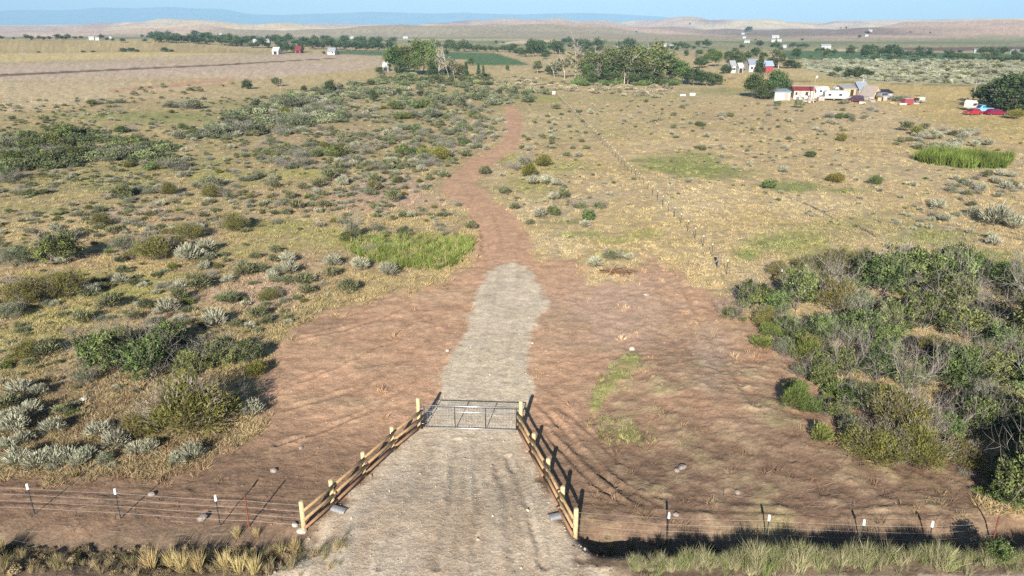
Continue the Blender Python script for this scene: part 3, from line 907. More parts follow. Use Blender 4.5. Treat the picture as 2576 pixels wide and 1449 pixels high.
make_templates()
make_big()
NAME = dict(sage='sagebrush', sagegreen='green_brush', rabbit='rabbitbrush', leafy='leafy_shrub', greygreen='olive_shrub', grey='bare_twig_shrub', weed='weed_clump')
LOOK = dict(sage='silver grey sagebrush', sagegreen='dull green low brush', rabbit='yellow olive rabbitbrush', leafy='dark green leafy shrub', greygreen='grey green bushy shrub', grey='bare grey twiggy shrub', weed='bright green weed clump')
COUNT = {}

def where(x, y):
    px, py = project(np.array(x), np.array(y), H(x, y))
    px, py = float(px), float(py)
    if px > 1800 and 640 < py < 1440 and px > np.interp(py, [640, 800, 1300], [1880, 1830, 2380]): return 'in the dense thicket'
    if y < 33 and px < 720: return 'above the wire fence'
    td = np.abs(px - np.interp(py, [268, 362, 440, 480, 545, 650], [1286, 1284, 1170, 1150, 1240, 1268]))
    if 268 < py < 660 and td < 110: return 'beside the dirt track'
    if py < 240: return 'below the tall groves'
    if px < 640 and py < 470: return 'in the brushy draw'
    if px < 1290 and py < 400: return 'where the dirt track ends'
    if px < 700 and py < 700: return 'below the brushy draw'
    if px < 1200 and py < 640: return 'between draw and dirt track'
    if px < 1250: return 'on slope above graded dirt'
    if px > 2230 and py < 420: return 'near the reed bed'
    if px > 2230: return 'in pasture beyond the thicket'
    if py < 400: return 'in pasture before the homestead'
    return 'near the long capped fence'

def plant(kind, px, py, wpx, hs=1.0, parts=None, v=None, label=None, xy=None, width=None):
    if xy is None:
        x, y, z = gp(px, py)
        width = wpx * mpp((x, y, z))
        if py < 520 and width > 3.0 and kind in ('leafy', 'greygreen', 'grey'):      # far clumps are several low bushes grown together
            for q in range(3 if width < 6 else 4):
                plant(kind if q else ('greygreen', 'leafy', 'grey')[int(rng.integers(3))], px, py, 0, float(rng.uniform(.6, .85)), xy=(x + float(rng.uniform(-.36, .36)) * width, y + float(rng.uniform(0, .5)) * width), width=width * float(rng.uniform(.42, .6)))
            return None
        if px > 1830 and py > 640: hs = hs * float(rng.uniform(.85, 1.35))
        y = y + width * .30                          # the given pixel is the near foot of the plant
        z = float(H(x, y))
    else:
        x, y = xy
        z = float(H(x, y))
    k = COUNT.get(kind, 0)
    COUNT[kind] = k + 1
    if parts is None: parts = width > 1.5 and y < 85
    key = kind + '_big' if parts and kind + '_big' in TPL else kind
    T = TPL[key][(k if v is None else v) % len(TPL[key])]
    w = where(x, y)
    rz = float(rng.uniform(0, 6.283))
    sc = (width * float(rng.uniform(.92, 1.08)), width * float(rng.uniform(.92, 1.08)), width * hs)
    size = 'tall ' if width * hs > 3.6 else 'large ' if width > 2.6 else ('small ' if width < .9 else '')
    lab = label or f"{size}{LOOK[kind]} {w}"
    grp = f"{LOOK[kind]} plants {w}"
    if parts:
        o = empty(NAME[kind], (x, y, z - .03), rz)
        o.scale = sc
        link('foliage', T[0], o)
        link('stem', T[1], o)
    else:
        o = link(NAME[kind], T[2], None, (x, y, z - .03), rz)
        o.scale = sc
    tag(o, lab, 'shrub', grp)
    return o
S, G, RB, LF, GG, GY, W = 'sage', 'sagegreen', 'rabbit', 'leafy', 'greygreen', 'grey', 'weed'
PLANTS = [
    # draw at left
    (LF, 175, 359, 130), (LF, 60, 379, 130), (LF, 75, 412, 120), (LF, 165, 402, 110), (GY, 12, 459, 105), (GG, 283, 402, 120), (GY, 310, 337, 70), (LF, 343, 374, 90), (GY, 425, 432, 110), (LF, 385, 430, 70), (LF, 470, 327, 46),
    (LF, 442, 378, 55), (GG, 462, 352, 75), (GG, 512, 349, 90), (GG, 575, 344, 110), (LF, 75, 497, 85), (LF, 300, 502, 60), (GG, 355, 492, 85), (RB, 420, 492, 50), (GG, 495, 478, 90), (RB, 522, 502, 65), (GY, 570, 502, 40), (GG, 620, 457, 60),
    (RB, 245, 574, 58), (GY, 290, 564, 36), (G, 158, 612, 54), (G, 280, 592, 38), (GG, 450, 275, 95), (G, 28, 305, 24), (G, 105, 308, 30), (GY, 238, 264, 48), (GG, 283, 262, 46), (GG, 20, 395, 80), (GG, 120, 385, 70), (GG, 220, 385, 60), (GG, 245, 410, 70),
    (GG, 306, 640, 75), (RB, 380, 662, 110), (GY, 350, 650, 80), (RB, 440, 640, 70), (RB, 468, 608, 75), (RB, 586, 586, 75), (GY, 560, 578, 46), (LF, 124, 675, 135), (GG, 25, 678, 95), (RB, 48, 778, 125), (RB, 150, 758, 115), (GY, 100, 762, 60), (GG, 20, 810, 80), (W, 10, 800, 50),
    (S, 516, 637, 50), (S, 471, 668, 70), (W, 430, 681, 32), (S, 522, 659, 36), (G, 611, 700, 60), (S, 684, 707, 34), (S, 729, 694, 50), (G, 722, 719, 40), (G, 500, 735, 66), (RB, 675, 760, 70, .7), (G, 573, 770, 58), (S, 446, 732, 36), (G, 446, 764, 56), (S, 417, 796, 60),
    (G, 267, 783, 66), (S, 230, 745, 40), (S, 535, 831, 62, 1.1), (G, 643, 808, 60), (G, 589, 828, 38), (G, 360, 783, 46), (S, 300, 720, 40), (G, 200, 820, 60), (G, 330, 810, 44), (G, 768, 745, 46), (G, 870, 745, 62), (G, 830, 700, 44), (G, 760, 722, 56), (G, 690, 640, 36),
    (RB, 48, 913, 105, .7), (G, 110, 905, 70),
    # cluster left of the dirt
    (LF, 232, 955, 165), (LF, 352, 972, 185), (GY, 300, 885, 120), (LF, 410, 892, 120), (LF, 540, 935, 125), (LF, 620, 925, 90), (RB, 445, 1122, 250), (RB, 330, 1118, 110), (GY, 560, 1050, 110), (LF, 470, 960, 120), (GY, 200, 975, 90), (RB, 640, 950, 60), (W, 480, 960, 40),
    (S, 43, 1004, 62), (S, 91, 1004, 50), (S, 62, 1061, 64), (S, 24, 1100, 72), (S, 53, 1124, 52), (S, 125, 1100, 64), (S, 14, 1138, 50), (S, 34, 1186, 72), (S, 82, 1191, 72), (S, 125, 1181, 70), (S, 163, 1176, 60), (S, 192, 1176, 50), (S, 240, 1109, 66), (S, 287, 1138, 74),
    (S, 335, 1152, 50), (S, 374, 1143, 50), (S, 479, 1167, 64), (S, 441, 1176, 50), (S, 632, 1057, 60, 1.1), (G, 15, 1040, 70), (G, 150, 1050, 50), (S, 215, 1160, 50), (GG, 260, 1170, 44), (S, 5, 1070, 50),
    # middle slope
    (GG, 694, 274, 105), (GG, 794, 291, 100), (LF, 854, 299, 60), (GG, 744, 321, 105), (GG, 664, 319, 70), (RB, 714, 296, 38), (LF, 1006, 277, 62), (LF, 1056, 274, 75), (GG, 1101, 277, 60), (LF, 1014, 301, 60), (GG, 1064, 299, 85), (GY, 1159, 306, 46), (LF, 1196, 296, 40),
    (GG, 1031, 329, 70), (GY, 1066, 337, 65), (GY, 1001, 344, 30), (LF, 1174, 331, 45), (GG, 1131, 341, 50), (LF, 1166, 366, 48), (GG, 1106, 361, 50), (GY, 1116, 376, 52), (LF, 1014, 394, 75), (W, 1066, 399, 45), (RB, 1104, 404, 50), (GY, 1074, 421, 64), (G, 1114, 449, 34), (S, 1059, 434, 28),
    (G, 1014, 426, 28), (S, 999, 441, 20), (G, 999, 464, 36), (G, 1079, 456, 26), (GY, 1051, 474, 20), (G, 941, 464, 46), (RB, 941, 481, 40), (GY, 926, 496, 52), (G, 986, 511, 48), (G, 886, 481, 22), (S, 859, 466, 32), (G, 826, 454, 48), (G, 799, 474, 42), (S, 799, 491, 25), (G, 759, 479, 30),
    (G, 689, 476, 36), (G, 741, 529, 44), (G, 811, 526, 36), (GY, 699, 521, 30), (G, 726, 504, 34), (GY, 720, 427, 60), (GY, 752, 424, 50), (LF, 816, 397, 70), (LF, 846, 403, 48), (G, 849, 431, 36), (GY, 699, 341, 36), (GY, 676, 364, 60), (G, 859, 356, 40), (G, 951, 356, 26), (G, 971, 359, 26),
    (GY, 961, 376, 26), (GY, 919, 391, 46), (G, 1171, 396, 30), (G, 1219, 441, 38), (G, 1269, 491, 36), (GY, 1151, 521, 28), (G, 1184, 581, 38), (GG, 1119, 546, 34, .5), (G, 1011, 551, 30), (S, 1034, 549, 26), (LF, 1014, 596, 42), (GY, 885, 606, 62, 1.7), (LF, 868, 612, 40), (GY, 949, 586, 44), (S, 806, 574, 24),
    (S, 904, 685, 48), (S, 977, 699, 48, 1.1), (S, 835, 675, 46), (S, 700, 690, 34), (G, 650, 690, 40), (S, 720, 665, 40), (GY, 930, 640, 40), (G, 640, 655, 34),
    # right of the track
    (GY, 1289, 428, 66), (GY, 1320, 418, 50), (RB, 1331, 447, 48, 1.1), (RB, 1366, 420, 45), (G, 1418, 501, 42), (S, 1393, 505, 30), (G, 1293, 529, 30), (LF, 1393, 546, 44), (S, 1359, 553, 40), (GY, 1460, 529, 62, .6), (GY, 1508, 529, 52, .8), (LF, 1480, 558, 46), (S, 1471, 574, 28), (G, 1334, 567, 26),
    (S, 1340, 466, 34), (S, 1375, 466, 36), (S, 1400, 470, 30), (S, 1498, 676, 40), (GY, 1539, 657, 52), (S, 1584, 657, 28), (G, 1399, 276, 28), (S, 1560, 652, 24), (GY, 1270, 330, 20),
    (LF, 1752, 318, 54, .95), (GY, 1832, 297, 50), (LF, 2137, 300, 52, .7), (GY, 2100, 297, 46), (GY, 1950, 268, 40), (G, 2012, 273, 34), (LF, 1939, 478, 46, .7), (RB, 2106, 461, 48, .8), (LF, 2207, 467, 36), (LF, 2043, 397, 32, .7), (RB, 2120, 356, 30), (S, 1974, 436, 26), (G, 2283, 331, 38, 1.1), (RB, 2311, 341, 34),
    (G, 2331, 325, 26), (S, 2516, 572, 78), (S, 2560, 580, 50), (S, 2366, 529, 38), (S, 2453, 544, 36), (S, 2384, 561, 34), (GY, 2350, 548, 30), (S, 2505, 622, 38), (S, 2500, 606, 30), (S, 2283, 638, 34), (G, 2450, 522, 26), (S, 2300, 470, 20), (RB, 2560, 300, 42, .9), (GG, 2120, 262, 40, .6), (GG, 2270, 255, 56, .6),
    # dense thicket
    (LF, 1900, 792, 120), (GY, 1846, 812, 80), (GY, 2015, 792, 130, 1.1), (GY, 2085, 748, 120), (RB, 2115, 702, 105), (LF, 2237, 752, 170), (LF, 2320, 742, 170), (GY, 2409, 742, 150), (LF, 2340, 845, 170), (LF, 2460, 868, 150), (GY, 2525, 820, 140), (GY, 2177, 888, 140), (W, 1950, 862, 80, 1.2), (LF, 1985, 855, 80),
    (W, 2038, 925, 110), (GY, 2131, 965, 125, 1.2), (W, 2005, 1040, 95, 1.1), (W, 2050, 1050, 90), (LF, 2224, 975, 125), (RB, 2362, 932, 120), (GY, 2316, 1006, 150), (GY, 2432, 1008, 170), (GY, 2525, 985, 150), (RB, 2230, 1195, 180), (RB, 2325, 1200, 170), (RB, 2280, 1120, 170), (LF, 2487, 1112, 150), (LF, 2545, 1080, 130),
    (W, 2070, 1122, 66), (RB, 2120, 800, 120), (LF, 2090, 870, 110), (GY, 2260, 870, 130), (LF, 2160, 1040, 120), (LF, 2200, 1060, 100), (GY, 2400, 1120, 130), (LF, 2420, 790, 130), (LF, 2540, 900, 120), (RB, 2480, 950, 110), (W, 1920, 880, 60), (LF, 2140, 760, 110), (RB, 2180, 690, 90), (GY, 2480, 730, 120), (LF, 2540, 745, 120),
    (LF, 2240, 905, 110), (LF, 2100, 940, 90), (W, 2110, 1010, 70), (RB, 2440, 1190, 110), (LF, 2565, 1190, 90), (W, 2010, 1000, 80), (LF, 2545, 1290, 100), (LF, 2600, 1330, 190, 1.3), (LF, 2680, 1290, 240, 1.4), (LF, 2650, 1160, 200, 1.2), (LF, 2640, 1020, 180), (LF, 2640, 900, 180), (GY, 2640, 800, 160), (LF, 2520, 1420, 80, .8), (RB, 1960, 700, 60), (RB, 2030, 690, 60),
]
PLANTS += [(LF, 1962, 800, 95), (RB, 1930, 828, 80), (LF, 2005, 872, 95), (GG, 1985, 905, 70), (LF, 2075, 985, 95), (GY, 2030, 960, 90), (LF, 2115, 1068, 90), (GG, 2150, 1105, 70), (LF, 2040, 745, 90)]
THICKET = [(1850, 800), (1960, 700), (2120, 690), (2260, 720), (2600, 720), (2640, 1320), (2480, 1240), (2330, 1200), (2180, 1140), (2060, 1040), (1960, 900), (1880, 850)]
PLANTS = [((LF if q % 5 < 2 else GG) if (p[0] == GY and p[1] > 1850 and p[2] > 690 and q % 5 < 2) else p[0], *p[1:]) for q, p in enumerate(PLANTS)]
for k in range(400):
    px, py = float(rng.uniform(1850, 2640)), float(rng.uniform(690, 1320))
    if poly_sd(np.array([px]), np.array([py]), THICKET)[0] > 25 and all(math.hypot(px - q[1], (py - q[2]) * 1.3) > 64 for q in PLANTS):
        PLANTS.append(((LF, GY, LF, RB, LF, GG)[int(rng.integers(6))], px, py, float(rng.uniform(90, 130))))
prefetch([p[1:3] for p in PLANTS])
for p in PLANTS: plant(*p)

# scattered smaller brush, thinly where the photo shows it: centre, half sizes, how many, kinds, plant width in metres
FIELDS = [((2380, 358), (130, 30), 62, (S, S, S, G, GY), (1.0, 1.9)), ((2480, 468), (110, 30), 34, (S, S, G, GY), (.9, 1.7)), ((1900, 330), (230, 60), 46, (S, G, GY, G), (.7, 1.5)), ((2080, 290), (160, 26), 22, (GY, G, S), (.9, 1.9)), ((2000, 400), (200, 50), 20, (S, GY, S), (.5, 1.0)),
          ((1620, 280), (220, 30), 36, (S, G, GY), (.8, 1.7)), ((1400, 350), (110, 60), 34, (G, S, G), (.7, 1.5)), ((1120, 330), (120, 50), 28, (G, GY, GG), (.8, 2.0)), ((900, 400), (200, 50), 40, (G, GY, G, S), (.7, 1.6)), ((800, 480), (200, 50), 16, (G, S, GY), (.5, 1.1)), ((700, 360), (120, 40), 20, (G, GY, G), (.8, 1.7)),
          ((580, 440), (140, 60), 24, (S, G, GY, W), (.7, 1.5)), ((560, 700), (140, 80), 18, (S, G, GY), (.5, 1.1)), ((250, 620), (220, 60), 22, (G, S, GY, W), (.6, 1.2)), ((180, 270), (180, 25), 14, (GY, G), (1.0, 2.2)), ((2330, 520), (120, 60), 14, (S, GY), (.5, 1.1)), ((60, 940), (70, 60), 8, (W, G), (.5, .9)),
          ((1230, 340), (50, 60), 22, (G, S, GY), (.7, 1.4)), ((960, 280), (70, 26), 16, (S, S, G), (.8, 1.6)), ((300, 760), (200, 60), 16, (W, G, S), (.5, 1.1))]
MASK = dict(track=TRACK, bare=BARE, gravel=GRAVEL, weeds=WEEDS, reeds=REEDS)
def clear_of(px, py, keys=('track', 'bare', 'weeds', 'reeds'), m=4):
    return all(poly_sd(np.array([px]), np.array([py]), MASK[k])[0] < -m for k in keys)
for (cx, cy), (rx, ry), n, kinds, (w0, w1) in FIELDS:
    done = 0
    for _ in range(n * 4):
        a, r = rng.uniform(0, 6.283), math.sqrt(rng.uniform(0, 1))
        px, py = cx + rx * r * math.cos(a), cy + ry * r * math.sin(a)
        if not clear_of(px, py): continue
        x, y, z = gp_many([px], [py])[0]
        k = kinds[int(rng.integers(len(kinds)))]
        plant(k, px, py, 0, float(rng.uniform(.7, 1.05)), xy=(x, y), width=float(rng.uniform(w0, w1)))
        done += 1
        if done >= n: break

# ------------------------------------------------------------------ scattered stuff: points that carry small pieces
def scatter(name, label, P, rot, sc, tint, idx, tpls, cat):
    me = bpy.data.meshes.new(name)
    me.vertices.add(len(P))
    me.vertices.foreach_set('co', np.asarray(P, np.float32).ravel())
    for nm, ty, arr, key in (('rot', 'FLOAT_VECTOR', rot, 'vector'), ('sc', 'FLOAT_VECTOR', sc, 'vector'), ('idx', 'INT', idx, 'value')):
        at = me.attributes.new(nm, ty, 'POINT')
        at.data.foreach_set(key, np.asarray(arr, np.int32 if ty == 'INT' else np.float32).ravel())
    at = me.attributes.new('tint', 'FLOAT_COLOR', 'POINT')
    at.data.foreach_set('color', np.concatenate([tint, np.ones((len(P), 1))], 1).astype(np.float32).ravel())
    o = link(name, me)
    ng = bpy.data.node_groups.new(name + '_nodes', 'GeometryNodeTree')
    ng.interface.new_socket('Geometry', in_out='INPUT', socket_type='NodeSocketGeometry')
    ng.interface.new_socket('Geometry', in_out='OUTPUT', socket_type='NodeSocketGeometry')
    N, L = ng.nodes, ng.links
    gi, go = N.new('NodeGroupInput'), N.new('NodeGroupOutput')
    join = N.new('GeometryNodeJoinGeometry')
    def attr(nm, ty):
        n = N.new('GeometryNodeInputNamedAttribute')
        n.data_type = ty
        n.inputs['Name'].default_value = nm
        return n.outputs['Attribute']
    r_, s_, i_ = attr('rot', 'FLOAT_VECTOR'), attr('sc', 'FLOAT_VECTOR'), attr('idx', 'INT')
    e2r = N.new('FunctionNodeEulerToRotation')
    L.new(r_, e2r.inputs[0])
    for k, t in enumerate(tpls):
        ob = bpy.data.objects.new(name + '_piece', t)
        inf = N.new('GeometryNodeObjectInfo')
        inf.inputs['Object'].default_value = ob
        inf.inputs['As Instance'].default_value = True
        cmp_ = N.new('FunctionNodeCompare')
        cmp_.data_type = 'INT'
        cmp_.operation = 'EQUAL'
        L.new(i_, cmp_.inputs[2])
        cmp_.inputs[3].default_value = k
        ip = N.new('GeometryNodeInstanceOnPoints')
        L.new(gi.outputs[0], ip.inputs['Points'])
        L.new(cmp_.outputs[0], ip.inputs['Selection'])
        L.new(inf.outputs['Geometry'], ip.inputs['Instance'])
        L.new(e2r.outputs[0], ip.inputs['Rotation'])
        L.new(s_, ip.inputs['Scale'])
        L.new(ip.outputs[0], join.inputs[0])
    L.new(join.outputs[0], go.inputs[0])
    md = o.modifiers.new('scatter', 'NODES')
    md.node_group = ng
    tag(o, label, cat, kind='stuff')
    return o

def rz_rot(n, tilt=.15):
    return np.stack([rng.normal(size=n) * tilt, rng.normal(size=n) * tilt, rng.uniform(0, 6.283, n)], 1)

def land_at(px, py):
    """nearest vertex of the land sheet under a set of pixels (already on the sheet)"""
    pass

# candidates are the sheet's own vertices, so tint and mask come with them
VIS = (LAND['px'] > -500) & (LAND['px'] < 3076) & (LAND['y'] > 19) & (LAND['y'] < 330)
vi = np.nonzero(VIS)[0]
lx, ly, lz = LAND['x'][vi], LAND['y'][vi], LAND['z'][vi]
lcol, lg, lbare, lgrv, ltrk = LAND['col'][vi], LAND['g'][vi], LAND['bare'][vi], LAND['grv'][vi], LAND['trk'][vi]
lpx, lpy = LAND['px'][vi], LAND['py'][vi]
gt = []
g = np.random.default_rng(21)
for k in range(5):
    v, f, t = tuft(g, 22, .28, .42, .018, .9)
    gt.append(np_mesh('grass_tuft', v, f, [M['scatter']], t))
patch = fbm(lx, ly, 3.0, 3, 44) * .5 + fbm(lx, ly, 12, 2, 45) * .6
prob = (.10 + .17 * np.clip(patch + .3, 0, 1.2)) * lg * np.interp(ly, [30, 120, 300], [1, .8, .3]) * (lpy < 1300)
prob += .022 * lbare * (1 - lgrv) * (1 - ltrk) * np.clip(fbm(lx, ly, 2.5, 3, 46) * 1.5 - .35 + .55 * ((lpx > 1480) & (lpx < 2400)), 0, 1)
pick = rng.uniform(0, 1, len(vi)) < prob
n = int(pick.sum())
far_s = 1 + np.minimum(ly[pick], 110) / 80.0
lum = rng.normal(1.08, .16, n)[:, None]
tint = np.clip(lcol[pick] * lum * np.array([1.0, 1.02, .92]), .02, .75)
straw = np.array([.48, .40, .235])
mixv = np.clip(rng.uniform(-.8, .4, n), 0, 1)[:, None]
mixv = mixv * lg[pick][:, None]
tint = tint * (1 - mixv) + straw * mixv
size = rng.uniform(.55, 1.25, n) * far_s ** .8
sc = np.stack([size, size, rng.uniform(.45, .9, n) * np.minimum(size, 1.3)], 1)
jx = rng.uniform(-.5, .5, n) * .25 * far_s
P = np.stack([lx[pick] + jx, ly[pick], lz[pick] - .01], 1)
scatter('dry_grass', 'short dry tan grass tufts covering the open land', P, rz_rot(n, .12), sc, tint, rng.integers(0, 5, n), gt, 'grass')

# stones of the driveway and clods on the dirt
def stone(g, bumps=.3):
    v, f = [], []
    bm = bmesh.new()
    bmesh.ops.create_icosphere(bm, subdivisions=1, radius=.5)
    for q in bm.verts: q.co = q.co * (1 + g.uniform(-bumps, bumps)); q.co.z *= .7
    me = bpy.data.meshes.new('stone_piece')
    bm.to_mesh(me); bm.free()
    me.materials.append(M['scatter'])
    at = me.attributes.new('tone', 'FLOAT', 'POINT')
    at.data.foreach_set('value', np.full(len(me.vertices), .5, np.float32))
    return me
stones = [stone(g) for _ in range(5)]
edge_n = np.clip(1 - np.abs(lgrv - .5) * 2, 0, 1)
prob = lgrv * (.22 * (lpy > 900) + .08) + edge_n * .3 * (lpy > 850) + .05 * lbare * (lpy > 700) * (1 - lgrv)
pick = rng.uniform(0, 1, len(vi)) < prob
n = int(pick.sum())
cl_ = (1 - lgrv[pick]) > .6
d = np.where(cl_, rng.uniform(.03, .085, n), 1) * np.where(cl_, 1, 0) + np.where(cl_, 0, 1) * np.where(rng.uniform(0, 1, n) < .012 + .06 * edge_n[pick], rng.uniform(.07, .16, n), rng.uniform(.02, .055, n)) * (1 + .4 * edge_n[pick])
tint = np.clip(lcol[pick] * rng.normal(1.0, .16, n)[:, None], .03, .7)
P = np.stack([lx[pick] + rng.uniform(-.05, .05, n), ly[pick] + rng.uniform(-.04, .04, n), lz[pick] + d * .1], 1)
scatter('gravel', 'loose grey gravel stones and dirt clods on the driveway', P, rz_rot(n, .6), np.stack([d, d * rng.uniform(.7, 1.2, n), d * rng.uniform(.6, 1, n)], 1), tint, rng.integers(0, 5, n), stones, 'gravel')

# sage far off and brush past the single plants, as one mass
fs = []
for k in range(3):
    v, f, t = crown(g, 42, 9, (.13, .06), .07, (.44, .44, .36), .22, align=.35, lobes=5)
    fs.append(np_mesh('far_brush', v, f, [M['scatter']], t))
def fill(poly, n, tint, w, tvar=.15, sd0=0):
    P_ = np.asarray(poly, float)
    out, tries = [], 0
    while len(out) < n and tries < n * 30:
        tries += 1
        px, py = rng.uniform(P_[:, 0].min(), P_[:, 0].max()), rng.uniform(P_[:, 1].min(), P_[:, 1].max())
        out.append((px, py))
    px, py = np.array(out).T
    ok = poly_sd(px, py, P_) > sd0
    px, py = px[ok], py[ok]
    pts = gp_many(px, py)
    m = len(pts)
    s = rng.uniform(w[0], w[1], m)
    pat = 1 + .55 * fbm(pts[:, 0], pts[:, 1], 2.5 + .03 * float(pts[:, 1].mean()), 3, 61)
    t = np.clip(np.array(tint)[None] * (pat * rng.normal(1, tvar, m))[:, None], .02, .7)
    return pts, s, t
L_ = [fill(SAGEFLAT, 1500, (.33, .335, .235), (1.2, 2.4)), fill(SAGEFLAT, 160, (.15, .15, .07), (1.6, 3.4)),
      fill([(560, 300), (640, 262), (760, 235), (920, 205), (1100, 205), (1250, 222), (1380, 235), (1330, 262), (1240, 268), (1010, 275), (950, 240), (880, 255), (860, 310), (700, 330), (580, 352), (500, 350)], 1150, (.165, .185, .105), (1.5, 3.4), .28),
      fill([(560, 300), (640, 262), (760, 235), (920, 205), (1100, 205), (1250, 222), (1380, 235), (1330, 262), (1240, 268), (1010, 275), (950, 240), (880, 255), (860, 310), (700, 330), (580, 352), (500, 350)], 260, (.24, .235, .19), (1.2, 3.0), .2),
      fill([(1220, 190), (1400, 200), (1700, 215), (1660, 250), (1450, 232), (1250, 222)], 420, (.32, .29, .20), (1.0, 2.4), .25),
      fill([(0, 350), (150, 320), (260, 340), (420, 355), (440, 420), (260, 415), (100, 430), (0, 440)], 260, (.11, .13, .06), (1.4, 3.0), .3),
      fill([(960, 190), (1230, 190), (1240, 215), (930, 215)], 160, (.14, .16, .075), (1.5, 3.5), .3),
      fill([(1440, 205), (1700, 205), (1700, 216), (1440, 216)], 130, (.11, .15, .055), (2.0, 4.0), .25),
      fill([(-60, 1372), (300, 1385), (740, 1372), (700, 1446), (-60, 1446)], 150, (.27, .21, .125), (.2, .5), .35), fill([(1480, 1350), (1700, 1372), (2400, 1385), (2400, 1400), (1500, 1400)], 60, (.22, .18, .10), (.2, .4), .3),
      fill([(300, 225), (600, 203), (600, 215), (460, 240), (380, 262), (200, 262)], 60, (.19, .18, .10), (1.2, 2.6), .3)]
P = np.concatenate([q[0] for q in L_]); s = np.concatenate([q[1] for q in L_]); t = np.concatenate([q[2] for q in L_])
n = len(P)
scatter('brush', 'far brush and sage spread over flats and draw', P, rz_rot(n, .05), np.stack([s, s, s * rng.uniform(.5, .9, n)], 1), t, rng.integers(0, 3, n), fs, 'brush')

# low brush that carpets the slopes between the single plants
low = [TPL['sage'][0][2], TPL['sage'][2][2], TPL['sagegreen'][0][2], TPL['sagegreen'][1][2], TPL['sagegreen'][3][2], TPL['rabbit'][0][2], TPL['grey'][0][2], TPL['grey'][1][2], TPL['greygreen'][0][2], TPL['weed'][0][2]]
SPOTS = [([(-100, 260), (640, 240), (1000, 260), (1240, 270), (1250, 360), (1120, 430), (1090, 480), (1150, 540), (1180, 600), (860, 600), (840, 690), (760, 800), (640, 860), (-100, 900)], 2500, (.3, 1.2), [.09, .08, .2, .16, .14, .05, .1, .08, .1, .04]),
         ([(560, 300), (640, 250), (900, 230), (1240, 240), (1250, 350), (1120, 420), (960, 430), (700, 420), (560, 400)], 700, (.7, 1.9), [.06, .06, .2, .15, .1, .03, .14, .1, .3, .02]),
         ([(1320, 260), (1700, 240), (2300, 260), (2600, 330), (2600, 620), (2000, 560), (1700, 500), (1420, 560), (1330, 540), (1250, 470)], 420, (.25, .8), [.26, .2, .14, .1, .08, .02, .1, .06, .02, .02]),
         ([(0, 900), (200, 880), (560, 1150), (300, 1200), (-80, 1200)], 130, (.25, .7), [.2, .2, .1, .1, .1, .06, .06, .06, .04, .08]),
         ([(1850, 690), (2600, 690), (2600, 1300), (2400, 1230), (2000, 1050), (1850, 830)], 110, (.5, 1.3), [.0, .0, .05, .05, .05, .1, .2, .2, .15, .2])]
PP, SS, II = [], [], []
for poly, n_, wr, pr in SPOTS:
    P_ = np.array(poly, float)
    # even over the land, not over the picture
    qx, qy = rng.uniform(P_[:, 0].min(), P_[:, 0].max(), n_ * 14), rng.uniform(P_[:, 1].min(), P_[:, 1].max(), n_ * 14)
    ok = poly_sd(qx, qy, P_) > 0
    for k_ in ('track', 'bare', 'weeds', 'reeds'):
        if poly[0] != (1850, 690): ok &= poly_sd(qx, qy, MASK[k_]) < -4
    q = gp_many(qx[ok], qy[ok])
    dens = np.clip(.55 + 1.1 * fbm(q[:, 0], q[:, 1], 9, 3, 64), .03, 1) * np.minimum(1, (q[:, 1] / 110.0) ** 1.4)
    q = q[rng.uniform(0, 1, len(q)) < dens][:n_]
    PP.append(q); SS.append(rng.uniform(wr[0], wr[1], len(q)) * rng.uniform(.6, 1, len(q)) * (.8 + q[:, 1] / 260)); II.append(rng.choice(10, len(q), p=np.array(pr) / sum(pr)))
PP, SS, II = np.concatenate(PP), np.concatenate(SS), np.concatenate(II)
n = len(PP)
scatter('low_brush', 'small low brush carpeting the slopes between larger shrubs', PP - np.array([0, 0, .02]), rz_rot(n, .06), np.stack([SS, SS, SS * rng.uniform(.6, .95, n)], 1), np.full((n, 3), .3), II, low, 'brush')

# bright weeds by the track and the reed bed
wt = []
for k in range(3):
    v, f, t = tuft(g, 26, .75, .5, .035, .45)
    wt.append(np_mesh('weed_tuft', v, f, [M['scatter']], t))
pts, s, t = fill([(p[0] + (8 if p[0] > 1020 else -14), p[1] + (6 if p[1] > 640 else -6)) for p in WEEDS], 1500, (.19, .235, .06), (.3, .85), .22)
q_ = fbm(pts[:, 0], pts[:, 1], 2.2, 3, 66)
kq = q_ + rng.uniform(-.35, .35, len(pts)) > -.22
pts, s, t = pts[kq], s[kq] * (1 + .6 * q_[kq]), t[kq]
n = len(pts)
t2 = np.where((rng.uniform(0, 1, n) < .2)[:, None], np.array([[.36, .31, .14]]), t)
scatter('weeds', 'bright green weed patch beside the dirt track', pts, rz_rot(n), np.stack([s, s, s], 1), t2, rng.integers(0, 3, n), wt, 'weeds')
pts, s, t = fill(REEDS, 700, (.125, .165, .035), (1.3, 2.5), .3)
n = len(pts)
scatter('reeds', 'tall green reed bed standing in dry pasture', pts, rz_rot(n, .06), np.stack([s * .8, s * .8, s], 1), t, rng.integers(0, 3, n), wt, 'reeds')
pts, s, t = fill(BANKGREEN, 330, (.25, .27, .11), (.25, .55), .25)
pb, sb, tb = fill([(1505, 1100), (1515, 1055), (1570, 1050), (1610, 1075), (1640, 1100), (1600, 1118), (1540, 1110)], 150, (.23, .24, .10), (.25, .55), .25)
pts, s, t = np.concatenate([pts, pb]), np.concatenate([s, sb]), np.concatenate([t, tb])
kq = fbm(pts[:, 0], pts[:, 1], 1.0, 3, 67) + rng.uniform(-.4, .4, len(pts)) > -.15
pts, s, t = pts[kq] + np.concatenate([rng.normal(size=(int(kq.sum()), 2)) * .25, np.zeros((int(kq.sum()), 1))], 1), s[kq], t[kq]
